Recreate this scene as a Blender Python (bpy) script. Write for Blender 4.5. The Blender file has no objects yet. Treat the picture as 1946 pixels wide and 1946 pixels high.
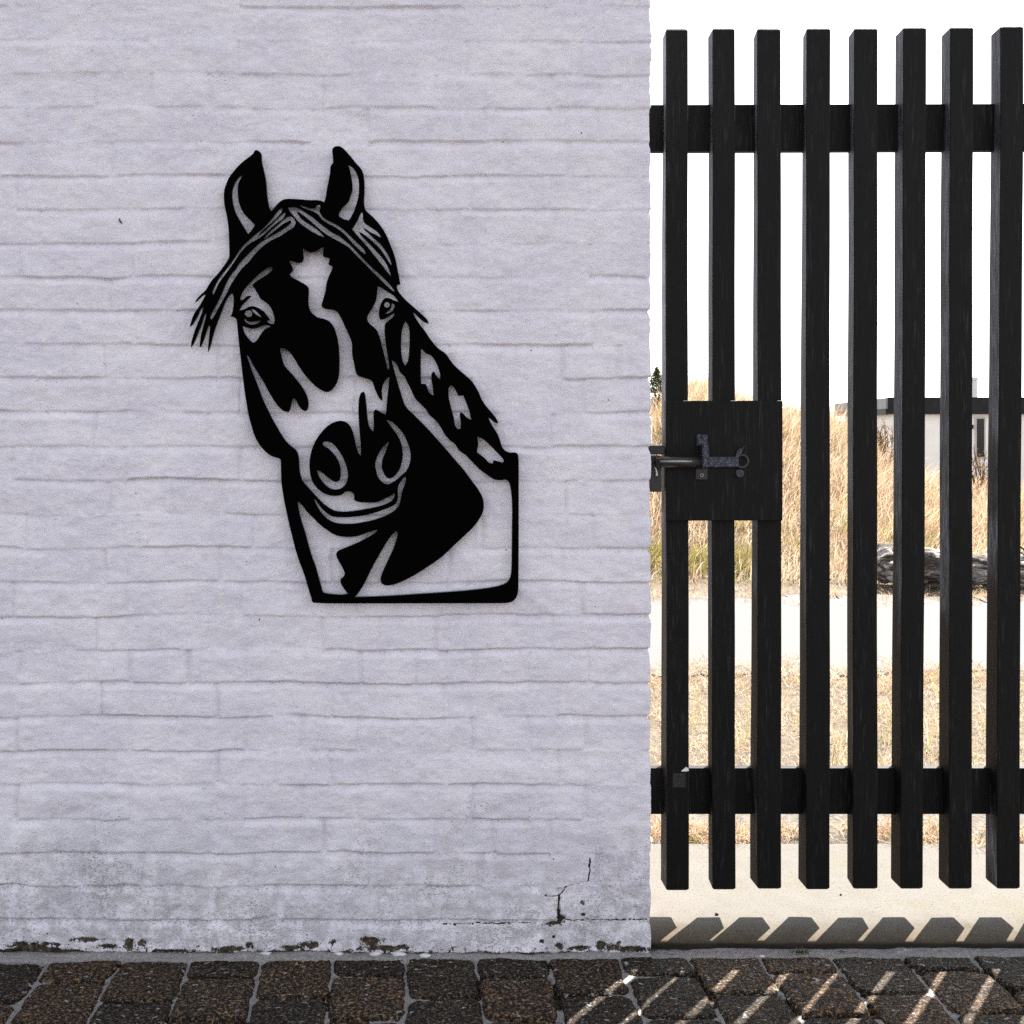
import bpy, bmesh, math
import numpy as np
from mathutils import Vector, noise as mnoise

R = math.radians
scene = bpy.context.scene
COL = scene.collection
rng = np.random.default_rng(7)

# ------------------------------------------------------------------ camera
F, CX, CY, W0 = 2020.0, 778.0, 800.0, 1946.0     # focal length and principal point in photo pixels
D, EYE = 2.11, 1.06                              # distance to the wall face, eye height
cam = bpy.data.cameras.new("camera"); camo = bpy.data.objects.new("camera", cam); COL.objects.link(camo)
camo.location = (0, -D, EYE); camo.rotation_euler = (R(90), 0, 0)
cam.sensor_width = 36; cam.lens = F / W0 * 36
cam.shift_x = (W0 / 2 - CX) / W0; cam.shift_y = -(W0 / 2 - CY) / W0
cam.clip_start = 0.05; cam.clip_end = 3000
scene.camera = camo

# ------------------------------------------------------------------ light
ELEV, AZ = R(48), math.atan2(0.649, 0.761)
world = bpy.data.worlds.new("World"); scene.world = world; world.use_nodes = True
wn = world.node_tree
sky = wn.nodes.new("ShaderNodeTexSky"); sky.sky_type = 'NISHITA'; sky.sun_disc = False
sky.sun_elevation = ELEV; sky.sun_rotation = AZ
sky.air_density = 1.0; sky.dust_density = 1.2; sky.ozone_density = 1.0
hs = wn.nodes.new("ShaderNodeHueSaturation"); hs.inputs['Saturation'].default_value = 0.24
wn.links.new(sky.outputs[0], hs.inputs['Color'])
wn.links.new(hs.outputs[0], wn.nodes['Background'].inputs[0])
wn.nodes['Background'].inputs[1].default_value = 0.07
sun = bpy.data.lights.new("sun", 'SUN'); suno = bpy.data.objects.new("sun", sun); COL.objects.link(suno)
sun.energy = 5.0; sun.angle = R(0.53); sun.color = (1.0, 0.93, 0.84)
sd = Vector((math.sin(AZ) * math.cos(ELEV), math.cos(AZ) * math.cos(ELEV), math.sin(ELEV)))
suno.rotation_euler = sd.to_track_quat('Z', 'Y').to_euler(); suno.location = (4, 6, 8)
vs = scene.view_settings
scene.display_settings.display_device = 'sRGB'
vs.view_transform = 'Standard'; vs.look = 'None'; vs.exposure = 2.5; vs.gamma = 1; vs.use_curve_mapping = False
scene.cycles.use_denoising = False
scene.cycles.max_bounces = 6

# ------------------------------------------------------------------ helpers
def X_(px, d): return (px - CX) / F * d
def Z_(py, d): return EYE - (py - CY) / F * d

def link(name, me, mat=None, parent=None, world_space=True):
    o = bpy.data.objects.new(name, me); COL.objects.link(o)
    if mat is not None and len(me.materials) == 0: me.materials.append(mat)
    if parent is not None:
        o.parent = parent
        if world_space:
            off = Vector((0, 0, 0)); p = parent
            while p is not None: off += p.location; p = p.parent
            me.transform(__import__('mathutils').Matrix.Translation(-off))
    return o

def tag(o, label=None, cat=None, group=None, kind=None):
    if label: o['label'] = label
    if cat: o['category'] = cat
    if group: o['group'] = group
    if kind: o['kind'] = kind
    return o

def empty(name, loc, label, cat, group=None):
    o = bpy.data.objects.new(name, None); COL.objects.link(o); o.location = loc
    o.empty_display_size = 0.1
    return tag(o, label, cat, group)

def np_mesh(name, verts, faces_list, smooth=True, attrs=None, uvs=None):
    """faces_list: list of (n,k) int arrays"""
    me = bpy.data.meshes.new(name)
    verts = np.asarray(verts, dtype=np.float32)
    me.vertices.add(len(verts)); me.vertices.foreach_set("co", verts.ravel())
    nl = sum(f.size for f in faces_list); nf = sum(len(f) for f in faces_list)
    me.loops.add(nl); me.polygons.add(nf)
    me.loops.foreach_set("vertex_index", np.concatenate([f.ravel() for f in faces_list]).astype(np.int32))
    tot = np.concatenate([np.full(len(f), f.shape[1], dtype=np.int32) for f in faces_list])
    st = np.concatenate([[0], np.cumsum(tot)[:-1]]).astype(np.int32)
    me.polygons.foreach_set("loop_start", st)
    if smooth: me.polygons.foreach_set("use_smooth", np.ones(nf, dtype=bool))
    me.update(calc_edges=True)
    for k, a in (attrs or {}).items():
        at = me.attributes.new(k, 'FLOAT', 'POINT'); at.data.foreach_set("value", np.asarray(a, dtype=np.float32).ravel())
    me.validate(verbose=False)
    return me

def grid_faces(nu, nv):
    i = np.arange(nu * nv).reshape(nv, nu)
    return np.stack([i[:-1, :-1], i[:-1, 1:], i[1:, 1:], i[1:, :-1]], axis=-1).reshape(-1, 4)

def _hash(ix, iy, seed):
    h = (ix.astype(np.int64) * 374761393 + iy.astype(np.int64) * 668265263 + seed * 1442695041) & 0xffffffff
    h = ((h ^ (h >> 13)) * 1274126177) & 0xffffffff
    h = (h ^ (h >> 16)) & 0xffffffff
    h = (h * 2246822519) & 0xffffffff
    return ((h ^ (h >> 15)) & 0xffffff) / float(0xffffff)

def vnoise(x, y, seed=0):
    """value noise 0..1"""
    x, y = np.broadcast_arrays(np.asarray(x, float), np.asarray(y, float))
    ix, iy = np.floor(x), np.floor(y); fx, fy = x - ix, y - iy
    fx = fx * fx * fx * (fx * (fx * 6 - 15) + 10); fy = fy * fy * fy * (fy * (fy * 6 - 15) + 10)
    a = _hash(ix, iy, seed); b = _hash(ix + 1, iy, seed); c = _hash(ix, iy + 1, seed); d = _hash(ix + 1, iy + 1, seed)
    return (a * (1 - fx) + b * fx) * (1 - fy) + (c * (1 - fx) + d * fx) * fy

def fbm(x, y, seed=0, oct=4, gain=0.5):
    s = 0; a = 1; t = 0
    for k in range(oct):
        s = s + a * (vnoise(x * 2 ** k + 17.3 * k, y * 2 ** k - 9.1 * k, seed + k) * 2 - 1); t += a; a *= gain
    return s / t

def sstep(a, b, x):
    t = np.clip((x - a) / (b - a), 0, 1); return t * t * (3 - 2 * t)

def box_bm(bm, x0, x1, y0, y1, z0, z1):
    vs_ = [bm.verts.new(p) for p in ((x0,y0,z0),(x1,y0,z0),(x1,y1,z0),(x0,y1,z0),(x0,y0,z1),(x1,y0,z1),(x1,y1,z1),(x0,y1,z1))]
    for f in ((0,3,2,1),(4,5,6,7),(0,1,5,4),(1,2,6,5),(2,3,7,6),(3,0,4,7)): bm.faces.new([vs_[i] for i in f])
    return vs_

def hexa_bm(bm, c):
    """c = 8 corners: front-bottom L,R back-bottom R,L then top the same"""
    v = [bm.verts.new(p) for p in c]
    for f in ((0,3,2,1),(4,5,6,7),(0,1,5,4),(1,2,6,5),(2,3,7,6),(3,0,4,7)): bm.faces.new([v[i] for i in f])

def bm_mesh(bm, name, bevel=0, seg=2, smooth=False):
    bmesh.ops.recalc_face_normals(bm, faces=bm.faces)
    if bevel:
        bmesh.ops.bevel(bm, geom=list(bm.edges), offset=bevel, segments=seg, profile=0.6, affect='EDGES', clamp_overlap=True)
    me = bpy.data.meshes.new(name); bm.to_mesh(me); bm.free()
    if smooth:
        me.polygons.foreach_set("use_smooth", np.ones(len(me.polygons), dtype=bool))
    return me

def cyl_bm(bm, p0, p1, r0, r1=None, n=16, cap=True):
    p0, p1 = Vector(p0), Vector(p1); r1 = r0 if r1 is None else r1
    ax = (p1 - p0).normalized(); a = ax.orthogonal().normalized(); b = ax.cross(a)
    A = [bm.verts.new(p0 + (a * math.cos(t) + b * math.sin(t)) * r0) for t in [2 * math.pi * i / n for i in range(n)]]
    B = [bm.verts.new(p1 + (a * math.cos(t) + b * math.sin(t)) * r1) for t in [2 * math.pi * i / n for i in range(n)]]
    for i in range(n): bm.faces.new((A[i], A[(i + 1) % n], B[(i + 1) % n], B[i]))
    if cap: bm.faces.new(A[::-1]); bm.faces.new(B)

# ------------------------------------------------------------------ material helpers
class M:
    def __init__(s, name):
        s.m = bpy.data.materials.new(name); s.m.use_nodes = True
        s.nt = s.m.node_tree; s.b = s.nt.nodes['Principled BSDF']
    def n(s, t, **kw):
        nd = s.nt.nodes.new(t)
        for k, v in kw.items():
            if k in nd.inputs.keys(): nd.inputs[k].default_value = v
            else: setattr(nd, k, v)
        return nd
    def l(s, a, b): s.nt.links.new(a, b)
    def coords(s, scale=(1, 1, 1)):
        tc = s.n('ShaderNodeTexCoord'); mp = s.n('ShaderNodeMapping'); mp.inputs['Scale'].default_value = scale
        s.l(tc.outputs['Object'], mp.inputs[0]); return mp.outputs[0]
    def noise(s, co, scale, detail=4, rough=0.55):
        nd = s.n('ShaderNodeTexNoise', Scale=scale, Detail=detail, Roughness=rough); s.l(co, nd.inputs['Vector']); return nd.outputs['Fac']
    def ramp(s, fac, stops):
        r = s.n('ShaderNodeValToRGB'); e = r.color_ramp.elements
        while len(e) < len(stops): e.new(0.5)
        for i, (p, c) in enumerate(stops):
            e[i].position = p; e[i].color = c if len(c) == 4 else (*c, 1)
        s.l(fac, r.inputs[0]); return r.outputs[0]
    def mix(s, fac, a, b, mode='MIX'):
        nd = s.n('ShaderNodeMix', data_type='RGBA', blend_type=mode)
        for sock, v in ((nd.inputs[0], fac), (nd.inputs[6], a), (nd.inputs[7], b)):
            if hasattr(v, 'is_output'): s.l(v, sock)
            else: sock.default_value = v if not isinstance(v, tuple) else (*v, 1)[:4]
        return nd.outputs[2]
    def math(s, op, a, b=0.0, c=0.0, clamp=False):
        nd = s.n('ShaderNodeMath', operation=op, use_clamp=clamp)
        for i, v in enumerate((a, b, c)):
            if hasattr(v, 'is_output'): s.l(v, nd.inputs[i])
            else: nd.inputs[i].default_value = v
        return nd.outputs[0]
    def smooth(s, v, a, b):
        nd = s.n('ShaderNodeMapRange', interpolation_type='SMOOTHSTEP'); s.l(v, nd.inputs[0])
        nd.inputs[1].default_value = a; nd.inputs[2].default_value = b; return nd.outputs[0]
    def attr(s, name):
        a = s.n('ShaderNodeAttribute', attribute_name=name); return a.outputs['Fac']
    def bump(s, h, strength, dist, prev=None):
        b = s.n('ShaderNodeBump', Strength=strength, Distance=dist); s.l(h, b.inputs['Height'])
        if prev is not None: s.l(prev, b.inputs['Normal'])
        return b.outputs[0]
    def col(s, v):
        if hasattr(v, 'is_output'): s.l(v, s.b.inputs['Base Color'])
        else: s.b.inputs['Base Color'].default_value = (*v, 1)
    def rough(s, v, spec=None):
        if hasattr(v, 'is_output'): s.l(v, s.b.inputs['Roughness'])
        else: s.b.inputs['Roughness'].default_value = v
        if spec is not None: s.b.inputs['Specular IOR Level'].default_value = spec
    def nrm(s, v): s.l(v, s.b.inputs['Normal'])

# --- white painted brick
mw = M('white_painted_brick'); co = mw.coords()
n1 = mw.noise(co, 7, 4); n2 = mw.noise(co, 60, 4); nf = mw.noise(co, 620, 2, 0.6); ng = mw.noise(co, 230, 3, 0.6)
base = mw.mix(mw.smooth(n1, 0.35, 0.68), (0.655, 0.622, 0.712), (0.745, 0.712, 0.775))
base = mw.mix(mw.math('MULTIPLY', mw.smooth(n2, 0.45, 0.7), 0.5), base, (0.80, 0.765, 0.755))
n4 = mw.noise(co, 28, 4, 0.6); base = mw.mix(mw.math('MULTIPLY', mw.smooth(n4, 0.50, 0.66), 0.35), base, (0.60, 0.575, 0.64))
base = mw.mix(mw.math('MULTIPLY', mw.smooth(nf, 0.52, 0.62), 0.22), base, (0.45, 0.43, 0.46))
sep = mw.n('ShaderNodeSeparateXYZ'); mw.l(co, sep.inputs[0]); zz = sep.outputs['Z']
# scuffs and pits, thicker towards the foot of the wall
low = mw.math('SUBTRACT', 1.0, mw.smooth(mw.math('SUBTRACT', zz, mw.math('MULTIPLY', mw.smooth(mw.noise(co, 4, 2), 0.4, 0.65), 0.10)), -0.02, 0.34))
patch = mw.noise(co, 9, 3)
v1 = mw.n('ShaderNodeTexNoise', Scale=260.0, Detail=3.0, Roughness=0.65)
stretch = mw.n('ShaderNodeMapping'); stretch.inputs['Scale'].default_value = (0.7, 1, 1.2); mw.l(co, stretch.inputs[0]); mw.l(stretch.outputs[0], v1.inputs['Vector'])
thr = mw.math('MULTIPLY_ADD', low, -0.105, 0.700)
thr = mw.math('SUBTRACT', thr, mw.math('MULTIPLY', mw.smooth(patch, 0.45, 0.75), 0.075))
thr = mw.math('SUBTRACT', thr, mw.math('MULTIPLY', mw.attr('joint'), 0.05))
sc_ = mw.math('SUBTRACT', v1.outputs['Fac'], thr)
scuff = mw.smooth(sc_, 0.0, 0.05)
base = mw.mix(mw.math('MULTIPLY', scuff, 0.62), base, (0.16, 0.15, 0.16))
jd = mw.attr('joint')
dirtj = mw.math('MULTIPLY', mw.math('MULTIPLY', jd, mw.smooth(mw.noise(co, 22, 3), 0.42, 0.62)), 0.20)
base = mw.mix(dirtj, base, (0.42, 0.38, 0.40))
dirt = mw.math('MULTIPLY', mw.math('MULTIPLY', low, mw.smooth(mw.noise(co, 30, 5, 0.75), 0.40, 0.58)), 0.62)
base = mw.mix(dirt, base, (0.33, 0.32, 0.33))
chip = mw.math('ADD', mw.attr('chip'), mw.math('ADD', mw.math('MULTIPLY', mw.math('SUBTRACT', mw.noise(co, 75, 5, 0.75), 0.5), 3.0), mw.math('MULTIPLY', mw.math('SUBTRACT', mw.noise(co, 330, 3, 0.7), 0.5), 1.4)))
cm = mw.smooth(chip, 0.44, 0.52)
brown = mw.ramp(mw.noise(co, 90, 3), [(0.35, (0.012, 0.010, 0.008)), (0.55, (0.05, 0.036, 0.024)), (0.75, (0.16, 0.11, 0.07))])
base = mw.mix(cm, base, brown)
crk = mw.smooth(mw.math('ADD', mw.attr('crack'), mw.math('MULTIPLY', mw.math('SUBTRACT', mw.noise(co, 180, 3, 0.6), 0.5), 1.2)), 0.45, 0.6)
base = mw.mix(crk, base, (0.03, 0.02, 0.018))
vo = mw.n('ShaderNodeTexVoronoi', Scale=24.0, Randomness=1.0); mw.l(co, vo.inputs['Vector'])
pit = mw.math('MULTIPLY', mw.math('SUBTRACT', 1.0, mw.smooth(vo.outputs['Distance'], 0.025, 0.05)), mw.smooth(mw.noise(co, 13, 2), 0.5, 0.6))
base = mw.mix(pit, base, (0.06, 0.055, 0.06))
mw.col(base); mw.rough(0.75, 0.25)
hh = mw.math('ADD', nf, mw.math('MULTIPLY', ng, 1.2))
hh = mw.math('SUBTRACT', hh, mw.math('MULTIPLY', pit, 1.5))
b1 = mw.bump(hh, 0.8, 0.0016); b2 = mw.bump(mw.math('SUBTRACT', mw.math('MULTIPLY', scuff, -1.0), mw.math('MULTIPLY', cm, 3.0)), 0.5, 0.001, b1)
mw.nrm(b2)

# --- black powder-coated steel of the horse
mh = M('black_sheet_steel'); co = mh.coords()
mh.col((0.0010, 0.0010, 0.0011)); mh.rough(0.8, 0.01)
mhe = M('cut_steel_edge'); mhe.col((0.12, 0.12, 0.125)); mhe.rough(0.4, 0.5)

# --- black stained timber
def timber(name, worn):
    m = M(name); tc = m.n('ShaderNodeTexCoord'); mp = m.n('ShaderNodeMapping'); mp.inputs['Scale'].default_value = (1, 1, 0.06)
    m.l(tc.outputs['Object'], mp.inputs[0]); co = mp.outputs[0]
    g = m.noise(co, 260, 5, 0.65); g2 = m.noise(co, 70, 3)
    c = m.ramp(g, [(0.3, (0.0020, 0.0019, 0.0018)), (0.6, (0.0040, 0.0038, 0.0037)), (0.85, (0.0095, 0.0085, 0.008))])
    w = m.math('MULTIPLY', m.smooth(g, 0.50, 0.68), m.smooth(g2, 0.42, 0.66))
    c = m.mix(m.math('MULTIPLY', w, worn), c, (0.17, 0.165, 0.175))
    m.col(c); m.rough(0.6, 0.16)
    m.nrm(m.bump(g, 0.5, 0.0012)); return m.m
def timber_side():
    m = M('weathered_sheen_side'); tc = m.n('ShaderNodeTexCoord'); mp = m.n('ShaderNodeMapping'); mp.inputs['Scale'].default_value = (1, 1, 0.05)
    m.l(tc.outputs['Object'], mp.inputs[0]); co = mp.outputs[0]
    g = m.noise(co, 300, 5, 0.7); g3 = m.noise(m.coords((1, 1, 0.4)), 9.0, 3)
    sp = m.n('ShaderNodeSeparateXYZ'); m.l(tc.outputs['Object'], sp.inputs[0])
    hi = m.math('MULTIPLY_ADD', m.smooth(sp.outputs['Z'], 0.2, 1.35), 0.34, -0.15)
    wear_sheen = m.smooth(m.math('ADD', g3, hi), 0.42, 0.58)  # weathering, plus the sky's grey sheen painted into the upper sides
    c = m.ramp(g, [(0.34, (0.006, 0.006, 0.008)), (0.52, (0.065, 0.065, 0.08)), (0.72, (0.27, 0.27, 0.31))])
    c2 = m.ramp(g, [(0.35, (0.004, 0.0035, 0.003)), (0.55, (0.007, 0.0048, 0.0035)), (0.75, (0.035, 0.023, 0.015))])
    m.col(m.mix(wear_sheen, c2, c)); m.rough(0.6, 0.10); m.nrm(m.bump(g, 0.6, 0.0015)); return m.m
m_tim = timber('black_stained_timber', 0.12)
m_side = timber_side()

# --- latch metal
ml = M('galvanised_latch_metal'); co = ml.coords()
ml.col(ml.ramp(ml.noise(co, 240, 5, 0.7), [(0.38, (0.008, 0.0085, 0.013)), (0.56, (0.045, 0.049, 0.072)), (0.72, (0.19, 0.20, 0.25))]))
ml.b.inputs['Metallic'].default_value = 0.5; ml.rough(0.45); ml.nrm(ml.bump(ml.noise(co, 500, 3), 0.3, 0.0006))
mld = M('dark_latch_metal'); co = mld.coords()
mld.col(mld.ramp(mld.noise(co, 180, 4), [(0.4, (0.006, 0.006, 0.006)), (0.75, (0.028, 0.02, 0.016))]))
mld.rough(0.5, 0.5)
mlr = M('polished_rod_metal'); mlr.col((0.28, 0.28, 0.28)); mlr.b.inputs['Metallic'].default_value = 0.6; mlr.rough(0.4)

# --- paving
mp_ = M('mossy_pavers'); co = mp_.coords()
rnd = mp_.attr('rand'); jt = mp_.attr('joint')
a1 = mp_.noise(co, 150, 5, 0.78); a2 = mp_.noise(co, 38, 4, 0.6); a3 = mp_.noise(co, 620, 3, 0.7)
st = mp_.ramp(a1, [(0.44, (0.0026, 0.0018, 0.0012)), (0.50, (0.011, 0.0072, 0.0042)), (0.56, (0.066, 0.041, 0.020)), (0.64, (0.26, 0.185, 0.105))])
dk = mp_.mix(mp_.smooth(rnd, 0.25, 0.6), (0.50, 0.48, 0.48), (1.15, 1.0, 0.88))
st = mp_.mix(1.0, st, dk, 'MULTIPLY')
oc = mp_.math('MULTIPLY', mp_.smooth(a2, 0.56, 0.70), mp_.smooth(a3, 0.48, 0.60))
st = mp_.mix(mp_.math('MULTIPLY', oc, mp_.math('MULTIPLY_ADD', rnd, 0.7, 0.1)), st, (0.20, 0.105, 0.024))
wob = mp_.n('ShaderNodeMapping'); wob.inputs['Scale'].default_value = (0.62, 1.15, 1); mp_.l(co, wob.inputs[0])
fleck = mp_.math('MULTIPLY', mp_.smooth(mp_.noise(wob.outputs[0], 112, 2, 0.55), 0.645, 0.675), mp_.smooth(mp_.noise(co, 16, 2), 0.40, 0.55))
fleck2 = mp_.smooth(mp_.noise(wob.outputs[0], 330, 2, 0.5), 0.61, 0.66)
st = mp_.mix(mp_.math('MULTIPLY', fleck2, 0.55), st, (0.26, 0.24, 0.22))
st = mp_.mix(mp_.math('MULTIPLY', fleck, 0.85), st, (0.36, 0.35, 0.34))
mor = mp_.ramp(a1, [(0.3, (0.16, 0.15, 0.145)), (0.5, (0.25, 0.238, 0.235)), (0.7, (0.38, 0.36, 0.36))])
jn = mp_.math('ADD', jt, mp_.math('MULTIPLY', mp_.math('SUBTRACT', mp_.noise(co, 75, 4, 0.65), 0.5), 0.9))
st = mp_.mix(mp_.smooth(jn, 0.47, 0.56), st, mor)
mp_.col(st); mp_.rough(0.70, 0.19)
hgt = mp_.math('ADD', mp_.math('MULTIPLY', a1, 1.0), mp_.math('MULTIPLY', a3, 0.5))
hgt = mp_.math('ADD', hgt, mp_.math('MULTIPLY', fleck, 0.25))
mp_.nrm(mp_.bump(hgt, 0.9, 0.0045))

# --- threshold concrete
mc = M('weathered_concrete'); co = mc.coords()
c1 = mc.noise(co, 14, 5, 0.6); c2 = mc.noise(co, 240, 4, 0.65)
sepc = mc.n('ShaderNodeSeparateXYZ'); mc.l(co, sepc.inputs[0])
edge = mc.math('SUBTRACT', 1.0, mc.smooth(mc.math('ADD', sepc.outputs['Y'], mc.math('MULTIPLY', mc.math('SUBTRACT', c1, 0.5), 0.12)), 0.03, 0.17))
cc = mc.mix(c1, (0.086, 0.082, 0.074), (0.112, 0.107, 0.098))
cc = mc.mix(mc.math('MULTIPLY', edge, mc.math('MULTIPLY_ADD', mc.noise(co, 45, 4, 0.7), 0.9, 0.40, clamp=True)), cc, (0.050, 0.036, 0.021))  # weathered brown front stain, deepened to paint in the slab's shade
cc = mc.mix(mc.math('MULTIPLY', mc.smooth(mc.noise(co, 8, 4), 0.52, 0.68), 0.3), cc, (0.085, 0.08, 0.045))
cc = mc.mix(mc.math('MULTIPLY', mc.smooth(c2, 0.53, 0.64), 0.6), cc, (0.03, 0.024, 0.018))
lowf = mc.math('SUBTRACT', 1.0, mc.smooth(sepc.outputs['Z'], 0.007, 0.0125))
cc = mc.mix(mc.math('MULTIPLY', lowf, 0.8), cc, (0.010, 0.010, 0.009))  # shade of the front face painted near-black into its colour
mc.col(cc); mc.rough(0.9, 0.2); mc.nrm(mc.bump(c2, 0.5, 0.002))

# --- sand, straw ground
ms = M('pale_sand'); co = ms.coords()
s1 = ms.noise(co, 5, 5, 0.6); s2 = ms.noise(co, 90, 4, 0.7); s3 = ms.noise(co, 1.3, 3)
sc1 = ms.ramp(s2, [(0.38, (0.062, 0.051, 0.040)), (0.48, (0.098, 0.092, 0.084)), (0.65, (0.128, 0.122, 0.114))])
sc2 = ms.mix(ms.smooth(s1, 0.4, 0.65), sc1, (0.12, 0.109, 0.098))
gr = ms.attr('grassy')
sc3 = ms.mix(ms.math('MULTIPLY', gr, 0.75), sc2, ms.ramp(s2, [(0.3, (0.04, 0.026, 0.012)), (0.55, (0.11, 0.082, 0.046)), (0.75, (0.17, 0.135, 0.085))]))
ms.col(sc3); ms.rough(0.95, 0.1); ms.nrm(ms.bump(s2, 0.8, 0.012))

mpa = M('pale_path_concrete'); co = mpa.coords()
q = mpa.noise(co, 120, 4, 0.7)
sx = mpa.n('ShaderNodeSeparateXYZ'); mpa.l(co, sx.inputs[0])
wv = mpa.math('FRACT', mpa.math('MULTIPLY', mpa.math('ADD', sx.outputs['Y'], mpa.math('MULTIPLY', mpa.noise(co, 3, 2), 0.01)), 2.3))
crack = mpa.math('SUBTRACT', 1.0, mpa.smooth(mpa.math('ABSOLUTE', mpa.math('SUBTRACT', wv, 0.5)), 0.003, 0.012))
pc = mpa.mix(mpa.smooth(q, 0.35, 0.7), (0.082, 0.083, 0.085), (0.106, 0.107, 0.109))
pc = mpa.mix(mpa.math('MULTIPLY', crack, 0.35), pc, (0.08, 0.07, 0.06))
mpa.col(pc); mpa.rough(0.9, 0.2); mpa.nrm(mpa.bump(q, 0.4, 0.004))

mg = M('dry_grass'); tn = mg.attr('tint'); hy = mg.attr('up')
gc = mg.ramp(tn, [(0.0, (0.27, 0.165, 0.088)), (0.35, (0.40, 0.295, 0.200)), (0.62, (0.50, 0.42, 0.325)), (0.80, (0.24, 0.12, 0.055)), (0.90, (0.27, 0.25, 0.085)), (1.0, (0.17, 0.21, 0.045))])
mg.col(gc); mg.rough(0.7, 0.2)
tr = mg.n('ShaderNodeBsdfTranslucent'); mg.l(gc, tr.inputs[0]); mx = mg.n('ShaderNodeMixShader'); mx.inputs[0].default_value = 0.5
mg.l(mg.b.outputs[0], mx.inputs[1]); mg.l(tr.outputs[0], mx.inputs[2]); mg.l(mx.outputs[0], mg.nt.nodes['Material Output'].inputs[0])

def simple(name, c0, c1, scale, rough=0.8, bump=0.3, dist=0.003, spec=0.2):
    m = M(name); co = m.coords(); f = m.noise(co, scale, 4, 0.65)
    m.col(m.ramp(f, [(0.35, c0), (0.65, c1)])); m.rough(rough, spec); m.nrm(m.bump(f, bump, dist)); return m.m
m_hwall = simple('house_render', (0.78, 0.77, 0.76), (0.84, 0.83, 0.82), 3, 0.85, 0.1)
m_fascia = simple('black_fascia', (0.008, 0.008, 0.010), (0.015, 0.014, 0.018), 6, 0.6)
m_zinc = simple('grey_zinc_roof', (0.13, 0.14, 0.155), (0.19, 0.20, 0.22), 5, 0.5)
m_glass = simple('dark_window_glass', (0.004, 0.004, 0.005), (0.007, 0.007, 0.008), 3, 0.15, 0.0, 0.001, 0.5)
m_trim = simple('pale_window_frame', (0.45, 0.44, 0.44), (0.52, 0.51, 0.50), 8)
m_leaf = simple('dark_green_needles', (0.03, 0.045, 0.012), (0.09, 0.10, 0.03), 30)
m_twig = simple('brown_twigs', (0.03, 0.02, 0.012), (0.08, 0.055, 0.03), 40)
m_seed = simple('dry_seed_heads', (0.30, 0.17, 0.07), (0.45, 0.28, 0.13), 40)
m_stone = simple('chalky_plaster', (0.42, 0.41, 0.41), (0.60, 0.59, 0.60), 90, 0.9, 0.5)
m_pebble = simple('dark_pebble', (0.010, 0.009, 0.008), (0.03, 0.027, 0.022), 200, 0.8, 0.4, 0.001)
m_dleaf = simple('yellowed_leaf', (0.20, 0.17, 0.08), (0.36, 0.31, 0.18), 120, 0.7, 0.2, 0.0006)
m_weed = simple('small_weed_green', (0.02, 0.028, 0.008), (0.06, 0.07, 0.02), 90)
m_white = simple('white_paint_fleck', (0.6, 0.6, 0.6), (0.75, 0.75, 0.75), 90)
m_tagm = simple('scuffed_dark_plate', (0.008, 0.008, 0.0085), (0.022, 0.022, 0.023), 160, 0.5, 0.3, 0.0008, 0.4)
m_husk = simple('dark_husk', (0.010, 0.009, 0.009), (0.05, 0.045, 0.035), 300, 0.6)

# ------------------------------------------------------------------ terrain behind the gate
def terrain(x, y):
    d = y + D
    xr = x / np.maximum(d, 0.5) * 11.6
    crest = np.interp(xr, [-4, 2.6, 3.1, 3.6, 4.15, 4.66, 5.24, 5.73, 6.24, 8, 12], [1.1, 1.12, 1.30, 1.16, 1.0, 0.88, 0.50, 0.18, 0.22, 0.0, -0.1])
    up = sstep(6.6, 11.4, d) ** 0.85
    z = crest * up
    z = z + 0.10 * fbm(x * 0.9, y * 0.9, 3, 4) * sstep(6.5, 8.0, d) + 0.008 * fbm(x * 4, y * 4, 8, 3) * (0.10 + 0.9 * sstep(6.5, 7.2, d))
    fall = sstep(12.0, 17.5, d)
    z = z * (1 - fall) + (-1.28) * fall
    return z - 0.004 - 0.004 * sstep(4.1, 4.4, d) * (1 - sstep(6.6, 7.0, d))
xs = np.concatenate([np.linspace(-60, -4, 15)[:-1], np.linspace(-4, 14, 260)[:-1], np.linspace(14, 400, 25)])
ys = np.concatenate([[-0.001], np.linspace(0.3, 18, 260)[:-1], np.linspace(18, 900, 30)])
gx, gy = np.meshgrid(xs, ys); gz = terrain(gx, gy)
dd = gy + D
grassy = np.clip(sstep(6.5, 7.0, dd) + sstep(3.0, 3.15, dd) * (1 - sstep(4.35, 4.6, dd)) * (0.30 + 0.4 * vnoise(gx * 3, gy * 5, 91)), 0, 1)
me = np_mesh('sand_ground', np.stack([gx, gy, gz], -1).reshape(-1, 3), [grid_faces(len(xs), len(ys))], True, {'grassy': grassy})
tag(link('sand_ground', me, ms.m), kind='structure')

# pale path crossing behind the gate
bm = bmesh.new(); nx = 1300
for i in range(nx + 1):
    x = -3 + 13 * i / nx
    e0 = 2.36 + 0.05 * math.sin(x * 3.1) + 0.03 * math.sin(x * 9 + 1) + 0.10 * mnoise.fractal(Vector((x * 6, 0, 0)), 0.6, 2.0, 5); e1 = 4.28 + 0.10 * math.sin(x * 2.3 + 2) + 0.04 * math.sin(x * 11) + 0.25 * mnoise.fractal(Vector((x * 5, 7, 0)), 0.6, 2.0, 5)
    bm.verts.new((x, e0, -0.001)); bm.verts.new((x, e1, -0.001))
bm.verts.ensure_lookup_table()
for i in range(nx): bm.faces.new((bm.verts[2*i], bm.verts[2*i+2], bm.verts[2*i+3], bm.verts[2*i+1]))
tag(link('path', bm_mesh(bm, 'path'), mpa.m), kind='structure')

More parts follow.
